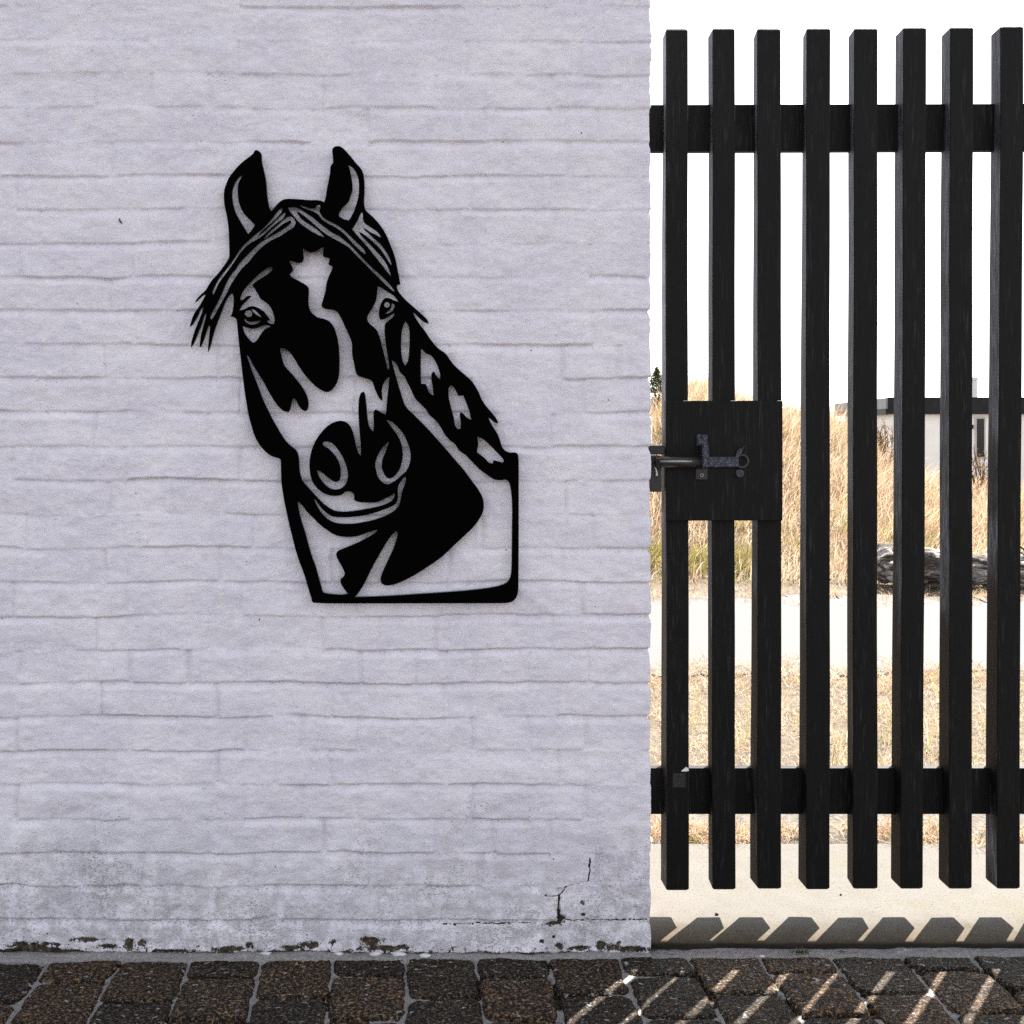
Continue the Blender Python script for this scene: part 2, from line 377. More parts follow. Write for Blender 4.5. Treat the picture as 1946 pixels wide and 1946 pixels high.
# ------------------------------------------------------------------ threshold slab (front face on the wall line)
xs = np.concatenate([np.arange(0.30, 1.45, 0.004), np.arange(1.46, 3.2, 0.04)])
prof = [(0.031, -0.02), (0.031, -0.004), (0.029, 0.001), (0.028, 0.005), (0.028, 0.008), (0.029, 0.0105), (0.032, 0.0125), (0.037, 0.013)] + [(0.037 + t, 0.013) for t in np.linspace(0.01, 0.48, 80)] + [(0.525, 0.011), (0.53, -0.02)]
P = np.array(prof); gx, gk = np.meshgrid(xs, np.arange(len(P)))
py = P[gk, 0]; pz = P[gk, 1]
front = 1 - sstep(0.03, 0.07, py)
py = py + front * (0.0035 * fbm(gx * 14, pz * 60, 21, 4)); pz = pz + 0.0012 * fbm(gx * 9, py * 9, 22, 4) * (pz > 0.012)
me = np_mesh('threshold_slab', np.stack([gx, py, pz], -1).reshape(-1, 3), [grid_faces(len(xs), len(P))], True)
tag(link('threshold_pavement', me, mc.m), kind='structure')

# ------------------------------------------------------------------ paved yard in front
xs = np.concatenate([np.arange(-4.2, -0.95, 0.02), np.arange(-0.95, 1.30, 0.0026), np.arange(1.30, 4.5, 0.02)])
ys = np.concatenate([-np.geomspace(0.42, 9, 160)[::-1], np.arange(-0.4175, 0.0420, 0.0026)])
gx, gy = np.meshgrid(xs, ys)
wx = gx + 0.006 * fbm(gx * 9, gy * 9, 31, 3) + 0.0030 * fbm(gx * 60, gy * 60, 32, 3)
wy = gy + 0.007 * fbm(gx * 8, gy * 8, 33, 3) + 0.0030 * fbm(gx * 60, gy * 60, 34, 3)
PX, PY = 0.1403, 0.146
cxn = (wx + 0.0083) / PX; ci = np.floor(cxn); fx = np.minimum(cxn - ci, 1 - (cxn - ci)) * PX
odd = (ci.astype(int) % 2 != 0)                   # column parity: joints staggered by half a paver
y0 = -0.0665 - 0.020 * (0.76 - gx)
sh = np.where(odd, 0.0, 0.5) + (_hash(ci, ci * 0, 5) - 0.5) * 0.06
ry = (y0 - wy) / PY + sh; ri = np.floor(ry); fy = np.minimum(ry - ri, 1 - (ry - ri)) * PY
pr = _hash(ci, ri, 11); pr2 = _hash(ci, ri, 12)
jw = 0.0028 + 0.0036 * fbm(gx * 12, gy * 12, 35, 3)
# rounded corners
cr = 0.019
qx = np.maximum(cr - (fx - jw), 0); qy = np.maximum(cr - (fy - jw * 0.85), 0)
inside = cr - np.sqrt(qx ** 2 + qy ** 2)          # >0 in the paver
h = -0.006 + 0.0065 * sstep(-0.001, 0.007, inside)
cross = (fy - jw * 0.85 < fx - jw)
filled = fbm(gx * 7 + 3, gy * 7, 36, 3) > np.where(cross, 0.02, -0.36)
js = sstep(0.0015, -0.0015, inside)
joint = js * np.where(filled, 1.0, 0.0)
h = np.where((js > 0.3) & ~filled, h - 0.010, h)
h = h + (pr2 - 0.5) * 0.004 * (1 - js) + 0.0010 * fbm(gx * 55, gy * 55, 38, 4) * (1 - js) + 0.0012 * fbm(gx * 25, gy * 25, 39, 4)
h = h + ((wx + 0.0083) / PX - ci - 0.5) * (pr - 0.5) * 0.006 * (1 - js)
# mortar band along the wall foot
lim = -0.024 + 0.016 * (gx + 0.8) / 1.9 + 0.005 * fbm(gx * 7, gx * 0, 40, 3) + 0.003 * fbm(gx * 40, gy * 10, 41, 3)
band = sstep(-0.0035, 0.002, gy - lim)
bh = -0.002 + 0.004 * fbm(gx * 16, gy * 50, 42, 4) + np.where(gx < 0.48, 0.006, 0.0) * sstep(-0.03, 0.0, gy)
h = h * (1 - band) + bh * band; joint = np.maximum(joint, band * 0.95)
me = np_mesh('paved_yard', np.stack([gx, gy, h], -1).reshape(-1, 3), [grid_faces(len(xs), len(ys))], True, {'joint': joint, 'rand': pr})
tag(link('pavement', me, mp_.m), kind='structure')

# ------------------------------------------------------------------ white brick wall
XR = 0.4800; RC = 0.007; TH = 0.23; HT = 2.60
zs = np.concatenate([np.arange(-0.03, 1.98, 0.0024), np.arange(1.99, HT, 0.015), [HT]])
uf = np.concatenate([np.arange(-4.0, -0.87, 0.03), np.arange(-0.87, XR - RC, 0.0024)])     # along the front
arc = np.linspace(0, math.pi / 2, 9)[:-1]
ret = np.arange(0.0, TH - RC, 0.004)
bx = np.concatenate([uf, XR - RC + RC * np.sin(arc), np.full(len(ret), XR)])
by = np.concatenate([np.zeros(len(uf)), RC - RC * np.cos(arc), RC + ret])
nxn = np.concatenate([np.zeros(len(uf)), np.sin(arc), np.ones(len(ret))])
nyn = np.concatenate([-np.ones(len(uf)), -np.cos(arc), np.zeros(len(ret))])
u = np.concatenate([uf, XR - RC + RC * arc, XR - RC + RC * math.pi / 2 + ret])
U, Zz = np.meshgrid(u, zs)
CP = 0.0672
wz = Zz + 0.0050 * fbm(U * 4.5, Zz * 4.5, 51, 3) + 0.0022 * fbm(U * 25, Zz * 12, 52, 3)
row = np.floor(wz / CP)
# bricks of this course (vertical joints)
def course(rw):
    od = (rw.astype(int) % 2 != 0)
    off = np.where(od, 0.2945, 0.3585) + (_hash(rw, rw * 0, 61) - 0.5) * 0.04
    q = (U - off + 0.005 * fbm(U * 10, Zz * 14, 62, 2)) / 0.2265
    # now and then two headers stand where a stretcher would
    half = _hash(np.floor(q), rw, 67) < 0.22
    q2 = np.where(half, np.floor(q * 2) / 2, np.floor(q)); w = np.where(half, 0.5, 1.0)
    f = (q - q2) / w; fu = np.minimum(f, 1 - f) * w * 0.2265
    return q2 * 2, f, fu
b0, f0, fu0 = course(row)
jz = (_hash(b0, row, 68) - 0.5) * 0.0040 + (_hash(b0, row, 69) - 0.5) * 0.004 * (f0 - 0.5) * 2   # each brick sits and tilts a little differently
jz = jz * sstep(0, 0.02, fu0)
t = wz - jz - row * CP; below = CP - np.clip(wz - row * CP, 0, CP)
b1_, f1_, fu1 = course(row + 1)                            # brick standing above the next joint
pv = lambda bb, rw: 0.10 + 1.25 * _hash(bb, rw, 53) ** 1.3
vis_lo = np.clip(pv(b0, row) + 0.75 * fbm(U * 12, row * 5.1, 54, 3), 0.03, 1.6)
vis_hi = np.clip(pv(b1_, row + 1) + 0.75 * fbm(U * 12, (row + 1) * 5.1, 54, 3), 0.03, 1.6)
topz = sstep(0.55, 1.5, Zz)
g_up = sstep(0.0, 0.0042, t)                               # brick face starts just above its joint
g_dn = sstep(0.0, 0.0150, below)                           # ledge ends ~15 mm below the next brick
groove = np.maximum(((1 - g_dn) * 0.9 + 0.1 * (1 - g_dn) ** 4) * np.minimum(vis_hi, 1.3), (1 - g_up) * np.minimum(vis_lo, 1.3))
vis = np.clip(groove, 0, 1)
h = -0.0050 * groove * (1 - 0.30 * topz)
bi = b0; fu = fu0; uu = b0 / 2 + f0
vvis = _hash(b0 + (f0 > 0.5) * 1.0, row, 63)
vw = 0.0050 * (1 + 0.5 * fbm(U * 30, Zz * 30, 70, 2))
vj = np.exp(-(fu / vw) ** 2) * (0.42 + 1.0 * vvis ** 1.5) * (t > 0.002) * (1 - 0.45 * topz)
h = h - 0.0036 * vj * (U < XR + 0.02)
bo = (_hash(bi, row, 64) - 0.5); bt = (_hash(bi, row, 65) - 0.5); bw = (_hash(bi, row, 66) - 0.5)
sm = sstep(0, 0.014, fu)
h = h + sm * g_up * g_dn * (0.0026 * bo + 0.0040 * bt * (t / CP - 0.5) + 0.0024 * bw * (f0 - 0.5))
h = h + 0.0022 * fbm(U * 9, Zz * 14, 55, 3) + 0.0021 * fbm(U * 30, Zz * 46, 56, 3) + 0.00042 * fbm(U * 140, Zz * 180, 57, 3)
h = h + 0.0026 * fbm(U * 16, Zz * 22, 58, 3) * (1 - sstep(0.2, 0.8, Zz))
# corner: joints notch the silhouette deeper
cornerw = sstep(XR - 0.05, XR - 0.004, U)
h = h - cornerw * 0.0006 * groove + cornerw * 0.0024 * fbm(U * 0 + 2.2, Zz * 16, 59, 3)
h = h + cornerw * 0.0005 * np.sin(np.clip(t / CP, 0, 1) * math.pi)
# chipped paint along the foot
pxU = U * F / D + CX; pyZ = CY + (EYE - Zz) * F / D
chip = np.full_like(U, -1.0)
line = 1809 - 10 * np.exp(-((pxU - 60) / 60) ** 2) * 1.4 - 3 * np.exp(-((pxU - 580) / 60) ** 2) + 3 * fbm(pxU / 22, pxU * 0, 71, 3)
chip = np.maximum(chip, np.clip((pyZ - line) / 9 + 0.45, -1, 1))
for (cx_, cy_, rx_, ry_) in [(45,1797,34,8),(95,1795,22,5),(163,1786,28,5),(205,1800,26,4),(246,1796,13,14),(272,1791,9,8),(330,1808,50,4),(420,1806,20,6),(440,1803,30,5),(475,1800,9,7),
                              (555,1803,28,6),(590,1796,20,8),(632,1791,7,7),(705,1790,22,10),(730,1802,50,6),(765,1800,14,6),
                              (1062,1798,10,7),(1100,1803,22,5),(1142,1797,10,12),(1165,1799,14,7),(1176,1793,5,5),(1200,1804,40,6),(1063,1738,5,18),(1070,1746,8,8),(1052,1756,16,4),(1052,1780,3,3),(1108,1738,5,4),(1107,1715,4,4),(1030,1788,5,4)]:
    dn = np.sqrt(((pxU - cx_) / rx_) ** 2 + ((pyZ - cy_) / ry_) ** 2)
    chip = np.maximum(chip, np.clip(1.25 - dn * 0.85, -1, 1))
zone = sstep(1785, 1800, pyZ) * (0.02 + 0.30 * vnoise(pxU / 45, pxU * 0, 72)) - (1 - sstep(1785, 1800, pyZ)) * 2
chip = np.maximum(chip, zone)
ch = sstep(0.45, 0.7, chip)
h = h - 0.0028 * ch - 0.004 * ch * sstep(1776, 1740, pyZ) * 0
crack = np.zeros_like(U)
def seg(a, b, w, s):
    global crack
    ax, ay = a; bx_, by_ = b
    l2 = (bx_ - ax) ** 2 + (by_ - ay) ** 2
    ux = pxU + 2.0 * fbm(pyZ / 7, pxU / 9, 77, 3); uy = pyZ + 1.6 * fbm(pxU / 9, pyZ / 9, 78, 3)
    tt = np.clip(((ux - ax) * (bx_ - ax) + (uy - ay) * (by_ - ay)) / l2, 0, 1)
    dist = np.hypot(ux - ax - tt * (bx_ - ax), uy - ay - tt * (by_ - ay))
    crack = np.maximum(crack, s * (1 - sstep(w * 0.3, w, dist)))
for a, b, w, s in [((1122,1632),(1119,1675),2.6,0.85),((1119,1675),(1076,1686),2.4,0.6),((1076,1686),(1063,1703),2.4,0.75),((1063,1703),(1061,1756),3.2,0.95),((1035,1703),(1063,1704),2.4,0.7),
                   ((1040,1755),(1065,1757),3.2,0.8),((1075,1748),(1230,1748),2.6,0.66),((838,1757),(1010,1754),3.0,0.62),((700,1711),(825,1710),2.2,0.45),((825,1710),(838,1722),2.2,0.5),((838,1722),(838,1752),2.0,0.4),
                   ((845,1622),(700,1630),0.1,0.0),((1140,1299),(1236,1299),3.0,0.30)]:
    if w > 1: seg(a, b, w, s)
h = h - 0.0014 * sstep(0.4, 0.8, crack)
Vx = bx[None, :] + nxn[None, :] * h; Vy = by[None, :] + nyn[None, :] * h
V = np.stack([Vx, Vy, Zz], -1).reshape(-1, 3)
ni = len(V); nu, nv = len(u), len(zs)
faces = [grid_faces(nu, nv)]
# close the back and the top
i0, i1 = 0, nu - 1
extra = np.array([[-4.0, TH, -0.03], [XR, TH, -0.03], [-4.0, TH, HT], [XR, TH, HT]])
V = np.vstack([V, extra]); back = np.array([[ni + 1, ni, ni + 2, ni + 3]])
me = np_mesh('white_brick_wall', V, [faces[0], back], True, {
    'joint': np.concatenate([np.clip(groove + vj * 0.6, 0, 1).ravel(), np.zeros(4)]),
    'chip': np.concatenate([chip.ravel(), np.full(4, -1)]), 'crack': np.concatenate([crack.ravel(), np.zeros(4)])})
wall = link('brick_wall', me, mw.m)
tag(wall, 'white painted brick wall with chipped paint along its foot', 'wall')
bm = bmesh.new(); box_bm(bm, -4.02, XR + 0.01, -0.01, TH + 0.01, HT + 0.002, HT + 0.05)
link('coping', bm_mesh(bm, 'coping', 0.004), m_hwall, wall)

# ------------------------------------------------------------------ horse silhouette (traced in the photo, real size, 3 mm sheet standing off the wall)
TO = {'A': (340, 260), 'B': (560, 260), 'C': (340, 500), 'D': (560, 500), 'E': (700, 600), 'F': (440, 700), 'G': (520, 880), 'H': (700, 880)}
S_ = 1932 / 300.0
OUT = "A 905,205 930,165 960,163 1000,190 1015,230 1020,310 1045,420 1070,540 1080,660 1092,770 1108,855 1128,903 1150,885 1200,825 1250,780 1310,758 1400,757 1500,764 1600,772 1690,772 1735,780 1778,795 B 378,730 395,620 412,540 430,440 435,370 445,345 463,325 468,300 465,250 460,200 458,155 475,128 510,112 550,114 590,135 640,185 700,255 760,330 810,385 840,445 852,510 858,600 857,700 852,790 858,850 875,900 910,935 960,980 1020,1045 1080,1125 1130,1215 1170,1310 1210,1410 1240,1510 1262,1620 1280,1710 1295,1805 1262,1815 1255,1835 1262,1870 D 1290,370 1350,440 1440,520 1520,590 1590,655 1630,700 1643,742 1600,730 1540,690 1480,630 1455,608 1480,665 1540,755 1600,835 1660,925 1720,1000 1770,1050 1830,1090 1870,1130 E 965,480 1000,535 1050,600 1130,675 1200,735 1260,790 1310,860 1355,940 1395,1030 1440,1100 1500,1170 1550,1230 1580,1280 1592,1320 1555,1312 1510,1280 1475,1250 1490,1290 1530,1360 1580,1440 1610,1510 1635,1590 1660,1635 1700,1662 1740,1672 1790,1672 1825,1685 1837,1715 1842,1800 H 1843,130 1843,600 1842,1000 1840,1400 1836,1560 1820,1630 1785,1680 1730,1708 1650,1716 1300,1718 700,1719 G 1100,1720 800,1720 600,1718 520,1712 475,1703 455,1640 420,1530 370,1360 310,1200 260,1040 225,900 190,760 155,600 125,450 105,330 92,230 88,120 86,0 F 598,1135 595,1112 560,1098 500,1080 430,1035 370,975 320,905 275,815 240,700 205,570 180,420 155,260 135,100 C 755,1180 740,1050 725,900 712,770 705,700 690,675 665,662 628,655 640,630 652,600 662,540 668,470 665,410 655,372 635,385 600,430 565,500 530,590 495,680 460,770 425,880 400,980 375,1055 355,1090 355,1030 362,950 372,850 378,790 372,765 355,800 330,880 300,960 275,1020 260,1033 252,1015 258,940 275,850 300,760 320,680 333,615 315,650 290,730 250,830 210,930 175,1000 150,1033 145,1000 160,930 190,830 230,730 262,650 285,590 292,545 270,570 240,640 205,700 170,755 130,780 140,740 165,660 200,590 245,530 285,460 325,388 300,395 260,430 225,465 195,482 215,440 270,380 320,335 355,280 400,210 460,145 520,70 A 605,1490 615,1440 612,1300 608,1180 600,1080 580,950 558,850 548,760 552,660 575,580 610,500 660,430 720,360 790,295 850,250"
HOLES = [
"A 772,475 735,545 718,610 718,700 728,790 755,870 800,950 870,1020 925,1080 905,1115 875,1155 848,1185 815,1130 760,1040 700,930 670,830 657,740 662,650 690,570 730,510",
"B 660,350 690,365 720,395 755,450 778,520 785,620 780,710 760,800 730,890 700,955 675,1000 655,1018 610,1008 565,985 545,965 552,930 590,870 640,820 665,790 690,720 710,650 708,570 695,480 678,400",
"A 1262,880 1235,890 1200,930 1140,1010 1050,1110 950,1190 860,1270 770,1360 700,1460 640,1550 560,1650 480,1760 430,1860 414,1915 424,1925 445,1880 480,1800 540,1715 610,1620 670,1535 730,1445 790,1370 850,1312 940,1260 1010,1215 1100,1135 1200,1050 1270,1000 1303,940 1292,930 1255,962 1200,1015 1120,1095 1030,1175 950,1237 1000,1165 1090,1085 1180,1005 1250,925",
"A 1048,1245 1100,1180 1180,1110 1270,1030 1320,990 1370,978 1405,1005 1425,1055 1405,1100 1330,1150 1230,1215 1120,1270 1020,1340 930,1430 850,1530 760,1620 C 640,250 590,350 530,460 470,570 415,665 398,685 388,665 410,610 460,520 505,430 545,340 585,245 640,150 700,75 750,0 A 830,1460 920,1370 1010,1290 1110,1230 1200,1180 1290,1125 1360,1070 1378,1040 1370,1022 1340,1028 1280,1060 1200,1120 1120,1185",
"B 68,843 110,855 170,875 225,882 255,875 275,845 290,836 305,835 312,855 298,900 310,940 350,990 420,1035 500,1075 570,1120 640,1180 730,1270 810,1345 850,1390 865,1432 830,1410 760,1345 690,1275 620,1195 550,1140 480,1092 400,1052 330,1000 290,948 240,915 170,890 110,865",
"A 1340,870 1420,868 1490,895 1570,945 1650,1000 1720,1060 1800,1120 B 460,1175 540,1215 620,1280 690,1340 770,1425 850,1510 940,1600 1030,1680 1110,1755 1170,1820 1205,1865 1218,1890 1180,1865 1110,1800 1020,1710 930,1620 840,1530 750,1440 680,1365 610,1315 520,1265 430,1215 360,1170 A 1700,1105 1620,1035 1540,970 1470,920 1436,905 1460,960 1510,1015 1590,1070 1680,1130 1740,1185 1775,1225 1700,1195 1620,1150 1530,1090 1460,1030 1400,960 1360,905",
"B 825,918 832,960 835,1020 860,1060 910,1095 970,1135 1020,1175 1055,1230 1000,1200 930,1165 880,1130 830,1100 850,1135 900,1180 960,1240 1030,1300 1090,1370 1140,1450 1170,1520 1183,1568 1150,1520 1100,1440 1040,1360 970,1290 900,1230 830,1180 783,1160 800,1195 850,1250 910,1310 980,1385 1050,1460 1110,1540 1150,1620 1175,1700 1120,1630 1050,1540 970,1440 890,1340 820,1260 760,1195 708,1130 740,1080 780,1010 800,960",
"A 1525,1370 1560,1400 1625,1420 1690,1400 1735,1370 1765,1355 1762,1400 1760,1450 1775,1470 1842,1490 1835,1530 1828,1560 1878,1592 1865,1635 1835,1700 1810,1770 1795,1850 D 375,340 350,430 328,510 335,540 390,565 470,575 520,600 560,660 610,770 660,880 695,970 700,1050 700,1110 725,1230 745,1330 775,1380 840,1405 920,1430 955,1465 975,1530 1010,1610 1045,1670 1075,1683 1075,1640 1070,1560 1085,1490 1120,1430 1155,1393 1150,1450 1140,1560 1128,1680 1118,1800 1110,1845 1070,1830 1020,1800 985,1790 965,1820 962,1900 F 1738,700 1732,770 1705,735 1680,680 1665,580 1655,470 1645,380 1635,310 1612,280 1585,300 1562,350 1552,450 1552,560 1558,680 1565,780 1575,900 1580,1000 1578,1062 1555,1030 1530,950 1510,860 1485,770 1450,700 1400,655 1335,640 1260,655 1180,700 1100,780 1030,880 985,980 960,1080 952,1180 960,1290 985,1380 1040,1460 1110,1520 1190,1555 1280,1563 1350,1548 1395,1515 1440,1508 1480,1525 1498,1560 1497,1600 1530,1630 1600,1642 1700,1645 1780,1640 G 1330,455 1390,425 1440,405 1478,373 1475,400 1450,450 1390,490 1290,525 1150,555 1000,580 850,592 750,580 690,550 620,500 540,420 450,320 375,235 340,170 322,80 F 828,1100 810,1030 785,990 740,955 670,890 610,800 530,665 460,530 390,380 330,220 280,90 C 889,1288 860,1200 842,1150 838,1130 860,1160 900,1240 960,1340 1030,1450 1100,1580 1160,1680 1220,1760 1280,1810 1340,1828 1365,1790 1385,1710 1405,1655 1435,1690 1480,1770 1520,1805 1555,1812 1580,1780 1590,1720 1575,1640 1540,1560 1480,1470 1400,1370 1330,1295 1295,1250 1270,1180 1255,1110 1243,1048 1290,1052 1350,1090 1410,1170 1470,1270 1540,1370 1620,1460 1700,1530 1770,1570 1830,1578 D 470,1540 520,1460 545,1370 552,1250 550,1120 540,1000 520,890 480,780 430,715 360,680 280,660 220,615 185,560 172,480 175,380 175,310 155,280 A 1520,1790 1440,1745 1385,1715 1360,1685 1380,1660 1400,1635 1395,1600 1375,1560 1358,1522 1400,1530 1450,1545 1500,1540 1530,1500 1528,1440",
"C 1135,62 1140,75 1110,110 1040,160 960,210 905,255 900,285 930,320 965,380 1000,440 1060,480 1110,530 1150,610 1168,690 1160,740 1120,738 1085,712 1100,705 1117,700 1112,680 1090,650 1040,590 980,550 910,525 860,530 800,560 745,575 775,520 820,475 860,435 887,400 865,396 830,405 800,430 768,452 757,440 765,400 800,330 870,250 940,180 1020,110 1090,65 1125,55",
"C 805,620 825,590 848,582 875,582 890,605 888,640 865,654 830,648",
"C 890,565 930,580 970,615 1003,660 960,635 915,600",
"C 808,682 835,710 880,722 930,718 990,708 960,735 900,748 850,738 815,712",
"C 785,770 830,790 900,805 960,795 1040,765 1090,765 1117,775 1060,800 1020,840 980,900 940,955 910,972 880,950 840,900 805,850",
"D 1020,288 1060,305 1130,350 1210,400 1265,470 1210,450 1150,425 1100,430 1060,480 1035,550 1028,630 1040,690 1090,690 1150,660 1190,630 1220,618 1205,650 1150,700 1110,735 1098,790 1100,880 1110,980 1125,1080 1140,1180 1152,1260 1148,1302 1120,1200 1090,1080 1060,960 1035,880 1000,810 950,765 905,720 890,680 905,630 960,545 1000,450 1012,370",
"D 1098,510 1107,488 1130,478 1153,488 1162,510 1153,532 1130,542 1107,532",
"D 1195,492 1220,520 1200,570 1160,605 1115,615 1160,580 1185,540",
"D 1355,718 1385,760 1402,830 1403,950 1398,1080 1385,1190 1352,1250 1325,1195 1308,1090 1307,960 1315,830 1335,760",
"E 650,405 680,440 720,470 760,485 810,545 850,630 875,710 875,773 840,740 810,690 790,682 770,720 770,790 785,880 795,975 750,940 725,880 700,835 650,830 645,700 645,550",
"E 985,940 990,880 1015,858 1050,885 1080,940 1100,978 1160,978 1190,1050 1230,1160 1255,1270 1210,1245 1160,1195 1128,1173 1118,1220 1128,1310 1125,1380 1095,1380 1065,1340 1045,1230 1010,1100 988,1000",
"E 1338,1483 1400,1510 1480,1580 1560,1660 1640,1745 1655,1770 1640,1797 1590,1780 1530,1765 1520,1805 1480,1798 1430,1745 1370,1695 1335,1665 1345,1600 1348,1540",
"E 292,548 330,580 360,630 385,690 440,745 470,810 510,880 570,1010 640,1085 700,1145 750,1220 820,1280 880,1360 930,1450 990,1520 1060,1575 1110,1650 1180,1700 1260,1780 H 1350,70 1430,130 1500,180 1560,208 1620,212 1680,207 1715,230 1735,290 1748,380 1757,500 1756,800 1753,1100 1750,1280 1738,1380 1700,1450 1640,1485 1540,1512 1350,1540 1100,1565 700,1592 300,1618 0,1632 G 1004,1635 1060,1560 1110,1480 1170,1360 1230,1240 1310,1100 1380,980 1440,895 1500,838 1512,860 1500,930 1460,1050 1400,1180 1340,1310 1308,1400 1310,1450 1340,1490 1400,1500 H 340,1480 500,1410 700,1290 900,1150 1060,1000 1200,870 1300,770 1370,670 1410,580 1415,490 1395,410 1340,310 1250,190 1170,80 1100,0 E 960,1640 820,1480 700,1350 560,1210 465,1115 430,1040 390,910 350,770 310,630",
"F 1118,915 1140,900 1190,900 1250,935 1310,1010 1365,1100 1400,1190 1420,1290 1412,1370 1380,1430 1330,1470 1270,1480 1200,1460 1130,1400 1080,1330 1052,1250 1110,1280 1180,1340 1250,1385 1300,1390 1330,1355 1340,1290 1335,1200 1305,1120 1250,1040 1190,980 1130,940",
"E 228,1277 290,1305 360,1370 420,1440 470,1540 505,1640 515,1730 H 500,10 465,90 400,150 330,210 245,255 180,235 130,180 100,100 88,30 E 100,1760 140,1670 190,1600 245,1548 205,1665 168,1765 160,1850 H 168,80 200,150 245,188 300,178 350,130 390,70 410,0 E 425,1720 422,1640 405,1560 360,1460 290,1365",
"G 500,440 530,480 590,560 650,615 720,655 800,665 950,662 1100,645 1250,605 1380,560 1470,520 1510,480 1525,430 1525,300 1545,250 1590,190 1612,172 1615,200 1600,260 1565,360 1550,440 1530,510 1480,575 1400,625 1280,675 1150,710 980,738 850,740 770,730 690,700 630,650 570,580 525,500",
"G 298,475 340,510 400,590 480,670 560,750 650,820 740,875 830,902 950,905 1050,890 1160,850 1268,820 1230,855 1150,905 1050,960 900,1025 790,1072 765,1105 770,1150 800,1210 845,1290 868,1350 855,1385 820,1420 820,1470 860,1540 905,1598 830,1607 720,1600 640,1590 605,1570 590,1520 560,1410 520,1270 460,1100 400,880 350,720 320,600",
]
def parse(s):
    o = None; pts = []
    for tok in s.split():
        if tok in TO: o = TO[tok]; continue
        a, b = tok.split(','); pts.append((o[0] + float(a) / S_, o[1] + float(b) / S_))
    return np.array(pts)
def smooth_loop(P, sub=4):
    n = len(P); e1 = P - np.roll(P, 1, 0); e2 = np.roll(P, -1, 0) - P
    c = (e1 * e2).sum(1) / (np.linalg.norm(e1, axis=1) * np.linalg.norm(e2, axis=1) + 1e-9)
    corner = c < 0.42
    out = []
    for i in range(n):
        p1, p2 = P[i], P[(i + 1) % n]
        p0 = P[i - 1] if not corner[i] else p1 - (p2 - p1) * 0.5
        p3 = P[(i + 2) % n] if not corner[(i + 1) % n] else p2 + (p2 - p1) * 0.5
        L = np.linalg.norm(p2 - p1)
        t1 = (p2 - p0) / (np.linalg.norm(p2 - p1) + np.linalg.norm(p1 - p0)) * L
        t2 = (p3 - p1) / (np.linalg.norm(p3 - p2) + np.linalg.norm(p2 - p1)) * L
        for k in range(sub):
            s = k / sub
            out.append((2*s**3 - 3*s**2 + 1) * p1 + (s**3 - 2*s**2 + s) * t1 + (-2*s**3 + 3*s**2) * p2 + (s**3 - s**2) * t2)
    return np.array(out)
YS = -0.0185                                       # middle of the sheet: it stands off the wall on spacers
dS = D - 0.0207
TH_, BV = 0.0022, 0.0006
loops = []
for kx, s in enumerate([OUT] + HOLES):
    Q = smooth_loop(parse(s))
    L = np.stack([(Q[:, 0] - CX) / F * dS, EYE - (Q[:, 1] - CY) / F * dS], -1)
    area = 0.5 * np.sum(L[:, 0] * np.roll(L[:, 1], -1) - np.roll(L[:, 0], -1) * L[:, 1])
    if (area > 0) != (kx == 0): L = L[::-1]          # outline counter-clockwise, holes clockwise: metal always on the left
    e = np.roll(L, -1, 0) - np.roll(L, 1, 0); e /= np.linalg.norm(e, axis=1, keepdims=True) + 1e-12
    loops.append((L, L + np.stack([-e[:, 1], e[:, 0]], -1) * BV))
from mathutils.geometry import delaunay_2d_cdt
inn = np.concatenate([l[1] for l in loops]); ed = []; o_ = 0
for l in loops:
    n = len(l[1]); ed += [(o_ + i, o_ + (i + 1) % n) for i in range(n)]; o_ += n
cv_, ce_, cf_, *_ = delaunay_2d_cdt([Vector(p) for p in inn], ed, [], 0, 1e-7)
cv_ = np.array([tuple(p) for p in cv_]); cf_ = np.array([f for f in cf_ if len(f) == 3])
cen = cv_[cf_].mean(1)
inside_ = np.zeros(len(cen), dtype=int)
for l in loops:
    P1 = l[1]; P2 = np.roll(P1, -1, 0)
    for i in range(len(P1)):
        (ax_, ay_), (bx_, by_) = P1[i], P2[i]
        m_ = ((ay_ > cen[:, 1]) != (by_ > cen[:, 1])) & (cen[:, 0] < (bx_ - ax_) * (cen[:, 1] - ay_) / ((by_ - ay_) + 1e-15) + ax_)
        inside_ += m_
tri = cf_[inside_ % 2 == 1]
t3 = cv_[tri]; sg = (t3[:, 1, 0] - t3[:, 0, 0]) * (t3[:, 2, 1] - t3[:, 0, 1]) - (t3[:, 2, 0] - t3[:, 0, 0]) * (t3[:, 1, 1] - t3[:, 0, 1])
tri[sg < 0] = tri[sg < 0][:, ::-1]
nvt = len(cv_)
def at(p, y): return np.stack([p[:, 0], np.full(len(p), y), p[:, 1]], -1)
VV = [at(cv_, YS - TH_), at(cv_, YS + TH_)]; tris_ = [tri, tri[:, ::-1] + nvt]; quads_ = []; base_ = 2 * nvt
for L, I in loops:
    n = len(L); rows = [at(I, YS - TH_), at(L, YS - TH_ + BV), at(L, YS + TH_ - BV), at(I, YS + TH_)]
    VV += rows; i = np.arange(n); j = (i + 1) % n
    for r_ in range(3):
        a0 = base_ + r_ * n; a1 = a0 + n
        quads_.append(np.stack([a0 + j, a0 + i, a1 + i, a1 + j], -1)[:, ::-1][:, ::-1])
    base_ += 4 * n
T_, Q_ = np.concatenate(tris_), np.concatenate(quads_)
hm = np_mesh('silhouette_panel', np.concatenate(VV), [T_, Q_], False)
hm.materials.append(mh.m); hm.materials.append(mhe.m)
mi_ = np.zeros(len(hm.polygons), dtype=np.int32); mi_[len(T_):] = 1
hm.polygons.foreach_set('material_index', mi_)
